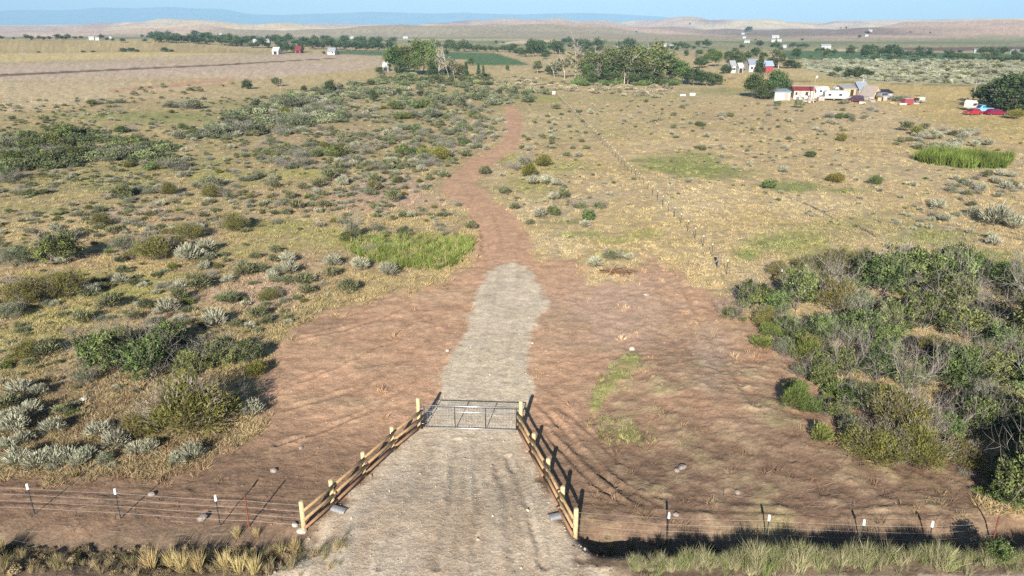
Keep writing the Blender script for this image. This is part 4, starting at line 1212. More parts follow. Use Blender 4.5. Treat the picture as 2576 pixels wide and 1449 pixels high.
t = t * (1 - .5 * rng.uniform(0, 1, (len(t), 1))) + np.array([[.36, .30, .15]]) * .5 * rng.uniform(0, 1, (len(t), 1))
n = len(pts)
scatter('bank_grass', 'short green grass on the low bank of bare dirt', pts, rz_rot(n), np.stack([s, s, s * .8], 1), t, rng.integers(0, 3, n), wt, 'grass')

# tall grass along the county road
tg = []
for k in range(4):
    v, f, t = tuft(g, 44, 1.0, .42, .016, .42)
    tg.append(np_mesh('tall_grass_tuft', v, f, [M['scatter']], t))
n = 1400
x = np.concatenate([rng.uniform(4.2, 26, 1000), rng.uniform(-26, -6.2, 400)])
keep_ = fbm(x, x * 0, 1.3, 3, 93)
edge = 21.9 + .012 * x
yy = np.where(x > 0, edge - .45 - np.abs(rng.normal(size=n)) * .35 + rng.uniform(-.1, .35, n) - .25 * sstep(8, 4, x), edge + .2 + rng.normal(size=n) * .45)
h = np.where(x > 0, rng.uniform(.22, .66, n) * (1 + .7 * keep_), rng.uniform(.15, .45, n)) * np.where((x > 0) & (x < 7), .7, 1)
t = np.where((x > 0)[:, None], np.array([[.32, .30, .17]]), np.array([[.34, .27, .15]])) * rng.normal(1, .2, n)[:, None]
t = np.where((rng.uniform(0, 1, n) < .25)[:, None], t * np.array([.6, .75, .5]), t)
P = np.stack([x, yy, H(x, yy)], 1)
scatter('roadside_grass', 'tall pale roadside grass along the ditch', P, rz_rot(n, .1), np.stack([h * .9, h * .9, h], 1), np.clip(t, .03, .7), rng.integers(0, 4, n), tg, 'grass')

bunch = []
for k in range(3):
    v, f, t = tuft(g, 170, 1.0, .55, .02, .38)
    bunch.append(np_mesh('bunch_grass', v, f, [M['straw']], t))
for i, (px, py, h) in enumerate([(382, 1432, .95), (432, 1426, .8), (462, 1436, .9), (500, 1434, .85), (566, 1430, .8), (602, 1440, .85), (640, 1442, .8), (705, 1398, .62), (742, 1388, .6), (682, 1404, .55), (2, 1398, .8), (598, 1352, .5), (645, 1352, .45), (-30, 1420, .9)]):
    x, y, z = gp(px, py)
    o = link('bunch_grass', bunch[i % 3], None, (x, y, z - .02), i * 1.3)
    o.scale = (h * .75, h * .75, h)
    w = 'beside the gravel driveway mouth' if px > 660 else ('on the ditch bank below the rusty post' if py < 1370 else 'in the roadside ditch below the wire fence')
    tag(o, f'golden dry bunch grass {w}', 'grass clump', f'bunch grass {w}')
# ------------------------------------------------------------------ trees
def make_trees():
    g = np.random.default_rng(31)
    out = {}
    for k in range(4):
        wd = (.30, .26, .34, .24)[k]
        c = crown(g, 95, 40, (.036, .032), .052, (wd * 1.25, wd * 1.25, .41), .55, align=.25, lobes=7, zmin=-.75, shell=.45, tone0=.45, tonev=.25)
        t = twigs(g, 1, .75, .05, 3, 7, .022, 1.0, wob=.12)
        out.setdefault('green', []).append((np_mesh('crown', c[0], c[1], [M['tree']], c[2]), np_mesh('trunk', t[0], t[1], [M['bark']], t[2])))
        out.setdefault('olive', []).append((np_mesh('crown', c[0], c[1], [M['treeolive']], c[2]), np_mesh('trunk', t[0], t[1], [M['palebark']], t[2])))
        c = crown(g, 90, 36, (.042, .036), .058, (.46, .46, .45), .46, align=.25, lobes=6, zmin=-.75, shell=.5, tone0=.42, tonev=.25)
        t = twigs(g, 3, .6, .5, 3, 5, .022, 1.0, wob=.15)
        out.setdefault('dark', []).append((np_mesh('crown', c[0], c[1], [M['treedark']], c[2]), np_mesh('trunk', t[0], t[1], [M['bark']], t[2])))
        c = crown(g, 14, 6, (.08, .06), .10, (.26, .26, .3), .5, align=.3, lobes=5, zmin=-.5, tone0=.45)
        t = twigs(g, 1, .95, .06, 4, 5, .020, 1.0, wob=.2, tonev=.12)
        out.setdefault('bare', []).append((np_mesh('crown', c[0], c[1], [M['treeolive']], c[2]), np_mesh('trunk', t[0], t[1], [M['palebark']], t[2])))
        c = crown(g, 46, 18, (.06, .05), .06, (.40, .40, .42), .52, align=.2, lobes=5, zmin=-.8, shell=.4, tone0=.4)
        t = twigs(g, 1, .6, .05, 2, 4, .04, 1.0, wob=.1)
        out.setdefault('far', []).append((merged('far_tree', [c, t], [M['treedark'], M['bark']]), None))
        zz = []
        for q in range(9):
            f = q / 8
            zz.append(crown(g, 12, 12, (.05, .03), .03, (.20 * (1 - f) + .02, .20 * (1 - f) + .02, .03), .12 + .8 * f, align=.6, lobes=2, zmin=-1, tone0=.4))
        n, V, F, T = 0, [], [], []
        for v, f, t_ in zz:
            V.append(v); F.append(f + n); T.append(t_); n += len(v)
        t = twigs(g, 1, .9, .01, 1, 0, .02, 1.0, wob=.02)
        out.setdefault('conifer', []).append((np_mesh('crown', np.concatenate(V), np.concatenate(F), [M['treedark']], np.concatenate(T)), np_mesh('trunk', t[0], t[1], [M['bark']], t[2])))
    return out
TREES = make_trees()
TN = dict(green='cottonwood_tree', olive='dusty_tree', dark='round_tree', bare='bare_tree', far='distant_tree', conifer='conifer_tree')
TLOOK = dict(green='tall green cottonwood', olive='dusty olive cottonwood', dark='round dark green tree', bare='bare pale grey tree', far='small dark tree', conifer='narrow dark conifer')
tcount = 0

def tree(kind, px, py, hpx, ws=1.0, place='', far=False):
    global tcount
    p = gp(px, py)
    h = hpx * mpp(p) / math.cos(R(4))
    T = TREES[kind][tcount % 4]
    tcount += 1
    w = {'far': 1.0}.get(kind, 1.0) * ws
    if T[1] is None:
        o = link(TN[kind], T[0], None, (p[0], p[1], p[2] - .2), tcount * 1.7)
    else:
        o = empty(TN[kind], (p[0], p[1], p[2] - .1), tcount * 1.7)
        link('crown', T[0], o)
        link('trunk', T[1], o)
    o.scale = (h * w, h * w, h)
    tag(o, f'{TLOOK[kind]} {place}', 'tree', f'{TLOOK[kind]} trees {place}')
    return o
A1 = 'in the stubble field grove'
for t in [('green', 995, 186, 76, 1.0), ('green', 1030, 188, 74, 1.05), ('green', 1066, 186, 94, .95), ('green', 1090, 190, 76, .9), ('dark', 1010, 190, 44, 1.0), ('green', 1048, 190, 60, .9), ('bare', 1105, 194, 66, 1.0), ('bare', 1129, 197, 60, 1.1), ('dark', 1088, 194, 36, .9),
          ('bare', 1144, 198, 50, 1), ('olive', 1160, 197, 40, .8), ('conifer', 1173, 198, 42, 1.1), ('dark', 1184, 165, 22, .9), ('conifer', 1204, 192, 32, 1.2), ('conifer', 1216, 200, 34, 1.1), ('dark', 1276, 178, 18, .7), ('dark', 955, 185, 20, 1.2), ('dark', 1130, 190, 30, .9), ('bare', 1085, 190, 62, .9)]:
    tree(*t, place=A1)
A2 = 'in the long grove'
for t in [('olive', 1352, 184, 34, 1.2), ('dark', 1385, 188, 30, 1.1), ('bare', 1395, 195, 52, 1.1), ('bare', 1420, 198, 62, 1.2), ('bare', 1446, 200, 84, 1.1), ('bare', 1462, 205, 66, 1.1), ('olive', 1478, 206, 78, 1.1), ('olive', 1502, 208, 84, 1.1), ('green', 1486, 210, 56, 1.1), ('dark', 1520, 210, 46, 1.1), ('olive', 1530, 210, 92, 1.1),
          ('green', 1552, 210, 90, 1.1), ('olive', 1570, 212, 98, 1.1), ('green', 1590, 211, 96, 1.1), ('olive', 1612, 212, 90, 1.2), ('green', 1632, 210, 96, 1.0), ('olive', 1648, 209, 108, 1.0), ('green', 1664, 208, 84, 1.1), ('dark', 1622, 212, 48, 1.2), ('dark', 1590, 213, 40, 1.2), ('dark', 1650, 210, 46, 1.2), ('dark', 1545, 212, 40, 1.2), ('dark', 1490, 213, 34, 1.2), ('bare', 1505, 211, 60, .9), ('olive', 1690, 206, 44, 1.1),
          ('conifer', 1404, 180, 30, 1.2)]:
    tree(*t, place=A2)
A3 = 'around the red barn'
for t in [('green', 1716, 213, 62, 1.1), ('dark', 1745, 215, 50, 1.3), ('dark', 1775, 216, 42, 1.2), ('dark', 1803, 214, 34, 1.2), ('olive', 1730, 208, 40, 1.2), ('dark', 1700, 190, 40, 1.2), ('green', 1800, 168, 46, 1.0), ('dark', 1845, 166, 36, 1.3), ('dark', 1862, 160, 30, 1.1), ('conifer', 1911, 184, 50, 1.4), ('olive', 1958, 172, 48, 1.1), ('dark', 1985, 172, 26, 1.4), ('dark', 2005, 172, 18, 1.4), ('dark', 1762, 172, 34, 1.3), ('dark', 1825, 185, 26, 1.4), ('dark', 1940, 170, 30, 1.1), ('green', 1780, 160, 30, 1.2)]:
    tree(*t, place=A3)
A4 = 'beside the green shed of the homestead'
for t in [('dark', 1896, 246, 72, .95), ('dark', 1950, 246, 80, .9), ('dark', 1925, 250, 44, 1.2), ('dark', 1975, 240, 46, 1.0), ('dark', 1940, 250, 28, 1.4)]:
    tree(*t, place=A4)
A5 = 'leaning over the parked cars'
for t in [('dark', 2548, 284, 116, 1.3), ('dark', 2500, 270, 78, 1.25), ('dark', 2620, 290, 124, 1.2), ('dark', 2468, 258, 50, 1.2), ('dark', 2572, 288, 80, 1.4), ('dark', 2525, 276, 90, 1.2)]:
    tree(*t, place=A5)
A6 = 'standing alone amid low brush'
for t in [('dark', 623, 224, 27, 1.25), ('dark', 697, 217, 26, 1.2), ('bare', 705, 231, 40, 1.0), ('dark', 830, 234, 38, .9), ('dark', 942, 256, 36, .7), ('bare', 987, 241, 38, 1.1), ('dark', 1003, 240, 22, .8), ('dark', 765, 230, 18, 1.1)]:
    tree(*t, place=A6)
A7 = 'on the grassy bench'
for t in [('dark', 312, 131, 12, 1.8), ('dark', 332, 131, 13, 1.7), ('dark', 345, 131, 8, 1.5), ('dark', 415, 130, 13, 1.6), ('dark', 432, 131, 8, 2.0), ('dark', 210, 132, 6, 2.2), ('dark', 235, 132, 6, 2.4), ('dark', 97, 133, 5, 2)]:
    tree(*t, place=A7)
A8 = 'near the stubble field barns'
for t in [('dark', 705, 134, 34, .8), ('dark', 722, 134, 32, .8), ('dark', 740, 133, 26, .8), ('dark', 757, 131, 26, .8), ('dark', 694, 134, 20, .8), ('dark', 815, 137, 10, 1), ('dark', 850, 136, 9, 1.2)]:
    tree(*t, place=A8)
A9 = 'on the sage flat'
for t in [('dark', 2135, 194, 26, 1.2), ('dark', 2155, 194, 30, 1.3), ('dark', 2172, 192, 22, 1.2), ('dark', 2108, 182, 16, 1.5), ('dark', 2190, 190, 14, 1.6), ('dark', 2240, 150, 12, 2), ('dark', 2200, 150, 12, 2.2), ('dark', 2300, 155, 10, 2.6)]:
    tree(*t, place=A9)
FAR = [(5, 100, 9), (35, 100, 6), (68, 101, 13), (80, 101, 10), (100, 101, 10), (112, 101, 8), (125, 101, 9), (147, 101, 14), (160, 101, 10), (172, 101, 13), (190, 100, 8), (205, 99, 8), (255, 99, 11), (270, 103, 8), (285, 104, 7), (310, 107, 10), (365, 107, 9), (358, 95, 7), (371, 96, 6), (404, 107, 6),
       (428, 108, 17), (440, 108, 18), (452, 108, 18), (464, 108, 17), (487, 110, 9), (500, 111, 13), (508, 111, 15), (520, 112, 10), (532, 112, 13), (552, 114, 20), (562, 115, 22), (574, 116, 20), (590, 117, 14), (603, 117, 14), (617, 117, 20), (632, 120, 12), (645, 121, 13), (660, 121, 22), (672, 121, 12), (530, 87, 5), (690, 110, 16), (708, 108, 12),
       (700, 118, 14), (780, 124, 20), (800, 124, 18), (812, 124, 15), (828, 125, 25), (842, 125, 18), (856, 126, 18), (870, 128, 20), (885, 128, 22), (900, 128, 22), (915, 128, 18), (930, 128, 18), (945, 128, 20), (960, 128, 18), (976, 128, 18), (790, 96, 7), (820, 97, 6), (770, 110, 10), (750, 112, 10), (720, 112, 8), (855, 112, 8),
       (1030, 108, 6), (918, 95, 4), (985, 100, 5), (1124, 128, 18), (1138, 128, 20), (1152, 130, 14), (1168, 130, 24), (1180, 130, 18), (1192, 130, 14), (1206, 131, 15), (1220, 131, 13), (1236, 131, 13), (1250, 131, 12), (1264, 131, 14), (1278, 131, 12), (1300, 140, 15), (1315, 142, 16), (1330, 142, 18), (1342, 142, 30), (1355, 142, 28), (1370, 142, 15),
       (1380, 141, 12), (1392, 136, 28), (1400, 136, 22), (1412, 136, 13), (1420, 112, 13), (1430, 111, 15), (1437, 111, 10), (1450, 122, 22), (1505, 124, 24), (1578, 124, 22), (1585, 124, 20), (1248, 110, 8), (1266, 111, 6), (1730, 125, 12), (1745, 126, 10), (1700, 120, 12), (1712, 122, 15), (1720, 122, 12), (1640, 118, 10),
       (1885, 80, 12), (1878, 80, 9), (1990, 121, 10), (1998, 121, 13), (2010, 121, 9), (2020, 121, 11), (2030, 121, 9), (2055, 132, 10), (2068, 132, 12), (2080, 132, 9), (2140, 123, 9), (2157, 123, 4), (2162, 96, 8), (2182, 88, 9), (2128, 73, 5), (2115, 73, 4), (2236, 141, 20), (2246, 141, 24), (2256, 141, 18), (2283, 145, 16), (2262, 146, 10),
       (2320, 145, 10), (2350, 145, 9), (2390, 150, 12), (2402, 150, 16), (2416, 150, 14), (2430, 152, 13), (2445, 152, 10), (2462, 138, 14), (2474, 138, 17), (2488, 138, 16), (2500, 138, 12), (2514, 138, 18), (2526, 138, 18), (2485, 155, 14), (2500, 155, 13), (2515, 155, 12), (2530, 156, 12), (2545, 156, 13), (2556, 156, 16), (2572, 156, 10), (1960, 103, 5), (1900, 103, 5),
       (2290, 83, 4), (2340, 84, 4), (1735, 62, 4), (1600, 82, 4), (2018, 103, 6), (1835, 150, 20), (1855, 145, 16), (1880, 150, 18), (1790, 140, 16), (1760, 142, 16), (2040, 145, 6), (2072, 147, 6), (1660, 140, 14), (1480, 140, 12), (1460, 150, 10)]
for k in range(60):
    px, py = float(rng.uniform(1120, 2020)), float(rng.uniform(116, 150))
    if px > 1620 or rng.uniform() < .5: FAR.append((px, py, float(rng.uniform(9, 20))))
for k in range(170):
    q = float(rng.uniform(0, 1))
    px = float(rng.uniform(380, 1000)) if q < .55 else float(rng.uniform(1100, 1750) if q < .8 else rng.uniform(2000, 2576))
    py = float(np.interp(px, [380, 700, 1000, 1300, 1750, 2576], [106, 120, 126, 134, 138, 150]) - rng.uniform(0, 16))
    FAR.append((px, py, float(rng.uniform(9, 19))))
for px, py, h in FAR:
    wh = ('in the far tree line behind the yellow field' if px < 560 else 'in the far tree line behind the stubble field' if px < 990 else 'in the far tree line behind the tall cottonwoods') if px < 1300 else ('among far valley farms before the hills' if px < 1800 else 'on far fields below the tan hills')
    tree('far', px, py, h * 1.35, 1.4, place=wh)

# ------------------------------------------------------------------ fences and gate
M['postwood'] = plain('peeled_post_wood', (.53, .415, .235), .75, var=.22, scale=9, bump=.2)
M['railtop'] = plain('rail_wood', (.37, .245, .13), .8, var=.22, scale=7, bump=.2)
M['raillow'] = plain('red_rail_wood', (.28, .16, .095), .8, var=.22, scale=7, bump=.2)
M['blackpipe'] = plain('dark_gate_pipe', (.045, .05, .06), .45, .6, .1)
M['galv'] = plain('galvanised_pipe', (.60, .62, .65), .38, .8, .1)
M['wire'] = plain('fence_wire', (.42, .39, .37), .5, .5, .1)
M['tpost'] = plain('dark_green_post', (.035, .045, .04), .6, .2, .15)
M['cap'] = plain('white_post_cap', (.85, .85, .83), .5, 0, .03)
M['rust'] = plain('rusty_steel', (.20, .07, .04), .8, .2, .3, 8)
M['rock'] = plain('field_rock', (.26, .22, .195), .9, 0, .25, 4, .4)
M['palerock'] = plain('pale_rock', (.46, .42, .375), .9, 0, .2, 4, .4)

def top_z(y, py):
    d = ray(1288, py)
    return CAM_H + d[2] / d[1] * y

def rail_fence(posts, side, label):
    base = [gp(*b) for b, t in posts]
    root = empty('rail_fence', base[0])
    o = Vector(base[0])
    hs = [max(1.2, min(1.75, top_z(b[1], t[1]) - b[2])) for b, (q, t) in zip(base, posts)]
    hs = [hs[0]] + [1.28] * (len(hs) - 2) + [1.42]
    for b, h in zip(base, hs):
        p = Vector(b) - o
        MB().tube([p + Vector((0, 0, -.3)), p + Vector((0, 0, h * .5)), p + Vector((0, 0, h - .03)), p + Vector((0, 0, h))], [.105, .10, .095, .07], 12).build('post', M['postwood'], root, smooth=True)
    for i in range(len(base) - 1):
        a, b = Vector(base[i]) - o, Vector(base[i + 1]) - o
        d = (b - a); d.z = 0; d.normalize()
        n = Vector((d.y, -d.x, 0)) * side
        for k, (hz, m) in enumerate(((.28, 'raillow'), (.68, 'railtop'), (1.08, 'railtop'))):
            off = n * .16
            j = rng.uniform(-.015, .015, 4)
            pa = a + off + Vector((0, 0, hz + j[0])) - d * .10
            pb = b + off + Vector((0, 0, hz + j[1])) + d * .10
            mid = (pa + pb) / 2 + Vector((0, 0, j[2] - .01))
            MB().tube([pa, mid, pb], [.06, .064, .056], 10).build('rail', M[m], root, smooth=True)
    tag(root, label, 'fence', 'post and rail wing fences at the gate')
    return base
LPOST = [((1055, 1080), (1050, 996)), ((989, 1133), (986, 1068)), ((917, 1199), (915, 1128)), ((838, 1272), (832, 1199)), ((766, 1336), (762, 1253))]
RPOST = [((1310, 1088), (1308, 1005)), ((1342, 1150), (1342, 1082)), ((1378, 1216), (1380, 1149)), ((1414, 1290), (1421, 1224)), ((1447, 1355), (1452, 1281))]
LB = rail_fence(LPOST, -1, 'golden pole rail fence ending by the pale concrete lump')
RB_ = rail_fence(RPOST, 1, 'golden pole rail fence beside the deep wheel ruts')

def gate():
    a, b = Vector(LB[0]), Vector(RB_[0])
    d = (b - a); d.z = 0
    L = d.length
    d.normalize()
    z0 = max(a.z, b.z) + .14
    root = empty('pipe_gate', (a.x, a.y, 0), math.atan2(d.y, d.x))
    x0, x1, h = .28, L - .22, 1.22
    def pipe(nm, p, q, r=.026, m='blackpipe', par=None):
        return MB().tube([p, q], r, 8).build(nm, M[m], par or root, smooth=True)
    pipe('top_rail', (x0, 0, z0 + h), (x1, 0, z0 + h), .028, 'galv')
    pipe('bottom_rail', (x0, 0, z0), (x1, 0, z0), .028, 'galv')
    pipe('middle_rail', (x0, 0, z0 + h * .74), (x1, 0, z0 + h * .74), .018, 'galv')
    for x in (x0, x0 + (x1 - x0) / 3, x0 + (x1 - x0) * 2 / 3, x1):
        pipe('upright', (x, -.002, z0), (x, -.002, z0 + h), .024)
    w = MB()
    for k in range(1, 10):
        w.tube([(x0, .03, z0 + h * k / 10), (x1, .03, z0 + h * k / 10)], .0035, 3, False)
    for k in range(1, 32):
        x = x0 + (x1 - x0) * k / 32
        w.tube([(x, .034, z0), (x, .034, z0 + h)], .0035, 3, False)
    tag(w.build('wire_mesh', M['wire'], root), kind='stuff')
    for zz in (.2, h - .2):
        hg = pipe('hinge', (.06, 0, z0 + zz), (x0, 0, z0 + zz), .016, 'galv')
    pipe('latch_post', (x0 - .14, 0, z0 - .2), (x0 - .14, 0, z0 + h + .06), .022)
    pipe('latch', (x1 - .02, .03, z0 + .1), (L - .05, .03, z0 + .02), .018, 'blackpipe')
    tag(root, 'closed steel pipe gate with wire mesh across the gravel driveway', 'gate')
gate()

CAPS = [1.0]
def wire_fence(posts, end_xyz, label, strands=(.30, .62, .94, 1.24), kinds=None, cap=True, height=1.38, wire_r=.0045, ends_first=False, group=None, pr=.022):
    base = [p if len(p) == 3 else gp(*p) for p in posts]
    o = Vector(base[0])
    root = empty('wire_fence', base[0])
    c_ = CAPS[0]
    me_cap = MB().tube([(0, 0, 0), (0, 0, .25 * c_)], [.055 * c_, .045 * c_], 7).mesh('cap', M['cap'])
    me_post = None
    for i, b in enumerate(base):
        p = Vector(b) - o
        rusty = kinds and kinds[i] == 'r'
        q = MB()
        if rusty:
            q.tube([(0, 0, -.2), (0, 0, height + .06)], .032, 8)
            po = q.build('steel_post', M['rust'], root, loc=p)
        else:
            if me_post is None:
                q.box(-pr, pr, -.004, .004, -.2, height)
                q.box(-.004, .004, .004, pr * 1.8, -.2, height)
                for k in range(14): q.box(-.008, .008, -.012, -.004, .05 + k * .09, .08 + k * .09)
                me_post = q.mesh('steel_post', M['tpost'])
            po = link('steel_post', me_post, root, p)
            if cap:
                link('cap', me_cap, po, (0, .01, height - .18))
        po.rotation_euler = tuple(rng.normal(size=3) * np.array([.012, .018, .2]))
    line = [Vector(b) - o for b in base]
    if end_xyz is not None: line.append(Vector(end_xyz) - o)
    for s in strands:
        pts = []
        for i in range(len(line)):
            pts.append(line[i] + Vector((0, -.012, s)))
            if i + 1 < len(line): pts.append((line[i] + line[i + 1]) / 2 + Vector((0, -.012, s - .02)))
        MB().tube(pts, wire_r, 4, False).build('wire', M['wire'], root)
    tag(root, label, 'fence', group)
    return root
wire_fence([(-150, 1283), (87, 1293), (304, 1305), (554, 1322), (627, 1324)], (LB[-1][0], LB[-1][1], LB[-1][2]), 'four strand wire fence with white capped posts and one rusty post above the bunch grass', kinds='ttttr')
wire_fence([(1677, 1368), (1925, 1375), (2163, 1386), (2330, 1390), (2493, 1378)][::-1], (RB_[-1][0], RB_[-1][1], RB_[-1][2]), 'wire fence with four white capped posts behind the tall roadside grass', kinds='rtttt', height=1.42)
c0, c1 = np.array(gp(1790, 645)), np.array(gp(1404, 247))
n = 56
line = []
for k in range(n):
    q = c0 + (c1 - c0) * k / (n - 1)
    line.append((float(q[0]), float(q[1]), float(H(q[0], q[1]))))
CAPS[0] = .58
wire_fence(line, None, 'long straight line of white capped fence posts crossing the dry pasture', strands=(.5, 1.15), wire_r=.005, height=1.2)
CAPS[0] = .7
wire_fence([(1828, 690), (1962, 716), (2216, 690), (2400, 676), (2536, 705), (2700, 705)], None, 'white capped post fence passing behind the dense thicket', strands=(.5, .8, 1.15), height=1.25)
x, y, z = gp(1807, 678)
pt = empty('corner_post', (x, y, z))
MB().tube([(0, 0, -.2), (.02, 0, 1.45)], [.14, .12], 9).build('post', M['bark'], pt)
MB().tube([(-.9, -.1, 0), (0, 0, 1.0)], .05, 7).build('brace', M['bark'], pt)
tag(pt, 'thick dark brown corner post with brace where two wire fences meet', 'post')

# culvert ends, rocks, sticks
def culvert(px, py, ang, label):
    x, y, z = gp(px, py)
    root = empty('culvert_pipe', (x, y, z - .08), ang)
    root.scale = (.62, .62, .62)
    m = MB()
    pts, rad = [], []
    for k in range(15):
        pts.append((-.55 + k * .08, 0, .10)); rad.append(.27 + (.015 if k % 2 else 0))
    m.tube(pts, rad, 20, False)
    m.tube(pts[::-1], [r - .02 for r in rad[::-1]], 20, False)
    m.build('pipe', M['galv'], root, smooth=True)
    MB().tube([(.55, 0, .1), (.60, 0, .1)], [.295, .31], 20, False).build('rim', M['galv'], root, smooth=True)
    tag(root, label, 'pipe', 'galvanised culvert pipe ends')
culvert(853, 1284, R(-25), 'shiny galvanised culvert end below the fence with the concrete lump')
culvert(1402, 1300, R(200), 'shiny galvanised culvert end below the fence by the ruts')
def rock(px, py, wm, label, m='rock', flatz=.65, group=None):
    x, y, z = gp(px, py)
    bm = bmesh.new()
    bmesh.ops.create_icosphere(bm, subdivisions=2, radius=.5)
    g_ = np.random.default_rng(int(px))
    ax = unit(g_.normal(size=(7, 3)))
    for v in bm.verts:
        c = np.array(v.co)
        k = min([1.0] + [.36 / max(1e-3, float(c @ q)) for q in ax if c @ q > .36])
        v.co = Vector(c * k * g_.uniform(.96, 1.04))
        v.co.z *= flatz
    me = bpy.data.meshes.new('rock')
    bm.to_mesh(me); bm.free()
    me.materials.append(M[m])
    o = link('rock', me, None, (x, y, z + wm * .12), float(g_.uniform(0, 6)))
    o.scale = (wm, wm * .8, wm)
    tag(o, label, 'rock', group)
rock(1126, 884, .32, 'small white rock lying beside the pale gravel edge', 'palerock')
rock(760, 1338, .5, 'pale concrete lump at the foot of the rail fence end post', 'palerock', .4)
rock(742, 1322, .35, 'small white rock beside the pale concrete lump', 'palerock')
rock(1716, 1178, .5, 'split grey rock lying on the rough brown dirt', 'rock', .5)
rock(1703, 1184, .36, 'dark half of the split rock on rough dirt', 'rock', .6)
rock(690, 1186, .38, 'dark angular rock on dirt near the rail fence', 'rock')
rock(510, 1306, .5, 'dark angular rock below the left wire fence strands'.replace('left ', ''), 'rock')
rock(381, 1246, .35, 'brown rock by wheel marks behind the wire fence', 'rock')
rock(1700, 1296, .3, 'small dark rock behind the capped posts and tall grass', 'rock')
rock(1862, 1392, .34, 'round dark rock in the ditch by a capped post', 'rock')
rock(757, 1128, .25, 'small dark rock on dirt below the olive rabbitbrush', 'rock')
rock(1625, 743, .5, 'flat white rock on pale dirt near the brush pile', 'palerock', .35)
rock(1590, 880, .4, 'upright white rock at the tip of the green bank', 'palerock', .8)
rock(1855, 1240, .3, 'small grey rock on dirt before the olive thicket', 'rock')
rock(211, 1006, .5, 'pale weathered rock among the silver sagebrush', 'palerock', .5)

M['deadwood'] = leafmat('dead_wood', (.12, .065, .04), (.30, .18, .12), .01, .1)
M['greywood'] = leafmat('grey_wood', (.16, .13, .11), (.42, .36, .31), .01, .1)
g = np.random.default_rng(5)
def sticks(n, spread, ln, r):
    Vs, Fs, Ts, c = [], [], [], 0
    for k in range(n):
        m = MB()
        a = g.uniform(-.5, .5) + (g.random() < .2) * 1.5
        p = np.array([g.normal() * spread * .5, g.normal() * spread * .22, g.uniform(.03, .35)])
        d = np.array([math.cos(a), math.sin(a), g.normal() * .12]) * ln * g.uniform(.4, 1)
        m.tube([p - d / 2, p + np.array([0, 0, g.normal() * .06]), p + d / 2], [r, r * .8, r * .3], 4, False)
        v = np.array(m.v); v[:, 2] = np.maximum(v[:, 2], 0)
        Vs.append(v); Fs.append(np.array(m.f) + c); Ts.append(np.full(len(v), g.uniform(0, 1))); c += len(v)
    return np.concatenate(Vs), np.concatenate(Fs), np.concatenate(Ts)
x, y, z = gp(1556, 688)
root = empty('brush_pile', (x, y, z))
s = sticks(90, 1.0, 1.9, .025)
tag(link('stick', np_mesh('stick', *s[:2], [M['deadwood']], s[2]), root), kind='stuff')
for k, (a, b, r) in enumerate((((-1.1, -1.0, .05), (-.1, .5, .75), .05), ((-.6, .2, .1), (-.35, .1, 1.15), .03), ((-.9, .1, .05), (.9, -.3, .3), .035))):
    m = MB().tube([a, tuple((np.array(a) + np.array(b)) / 2 + np.array([0, .03, .03])), b], [r, r * .9, r * .6], 6)
    m.build('branch', M['railtop'] if k == 0 else M['bark'], root)
tag(root, 'heap of dead brown branches with one leaning pole by the dirt', 'brush pile')
def fallen(px0, py0, px1, py1, label, hub=.25):
    a, b = np.array(gp(px0, py0)), np.array(gp(px1, py1))
    root = empty('fallen_branch', tuple(a))
    d = b - a
    mid = d * .5 + np.array([.2, .1, .12])
    MB().tube([(0, 0, .04), tuple(mid), tuple(d)], [.10, .07, .03], 6).build('limb', M['bark'], root)
    for k in range(6):
        f = g.uniform(.1, .9)
        p = d * f + np.array([0, 0, .08])
        q = p + np.array([g.normal() * .5, g.normal() * .4, g.uniform(.3, 1.1)])
        MB().tube([tuple(p), tuple(q)], [.035, .012], 4).build('twig', M['bark'], root)
    tag(root, label, 'branch', 'fallen dead branches in the pasture')
fallen(2098, 552, 1995, 500, 'long fallen dead branch with upright twigs in tan grass')
fallen(2205, 598, 2150, 570, 'short fallen dead branch in greener grass by the thicket')
s = sticks(70, 7.0, .9, .010)
for nm, lab, px, py, sx in (('twig_litter', 'pale dead grass stalks and twigs littering dirt by the wire fence', 250, 1322, 1.0), ('twig_litter', 'scattered dry sticks on dirt before the olive thicket', 2180, 1262, .9)):
    x, y, z = gp(px, py)
    o = link(nm, np_mesh(nm, s[0] * np.array([1, 1, .25]), s[1], [M['greywood']], s[2]), None, (x, y, z + .02))
    tag(o, lab, 'twigs', kind='stuff')

# ------------------------------------------------------------------ homestead, vehicles, far farms
def paint(name, rgb, rough=.6, metal=0, var=.08): 
    M[name] = plain(name, rgb, rough, metal, var, 1.5)
for nm, c, r_, me_ in (('green_siding', (.42, .50, .42), .7, 0), ('steel_roof', (.45, .50, .58), .4, .5), ('red_roof', (.22, .045, .045), .6, .1), ('cream_wall', (.66, .55, .45), .8, 0), ('white_panel', (.54, .53, .51), .7, 0), ('grey_roof', (.30, .31, .33), .7, 0),
                       ('raw_wood', (.55, .34, .17), .8, 0), ('grey_board', (.36, .31, .28), .85, 0), ('dark_gap', (.03, .03, .035), .9, 0), ('glass', (.04, .05, .07), .1, 0), ('tyre', (.02, .02, .02), .9, 0), ('car_red', (.36, .02, .03), .3, 0), ('car_maroon', (.20, .012, .05), .3, 0), ('car_blue', (.16, .42, .72), .3, 0),
                       ('car_dark', (.07, .02, .035), .3, 0), ('car_white', (.75, .75, .75), .35, 0), ('barn_red', (.26, .05, .055), .8, 0), ('blue_roof', (.42, .52, .72), .4, .3), ('chrome', (.6, .6, .62), .25, .9), ('pole', (.27, .23, .20), .9, 0), ('car_grey', (.25, .25, .27), .4, 0), ('far_white', (.40, .40, .40), .8, 0)):
    paint(nm, c, r_, me_)

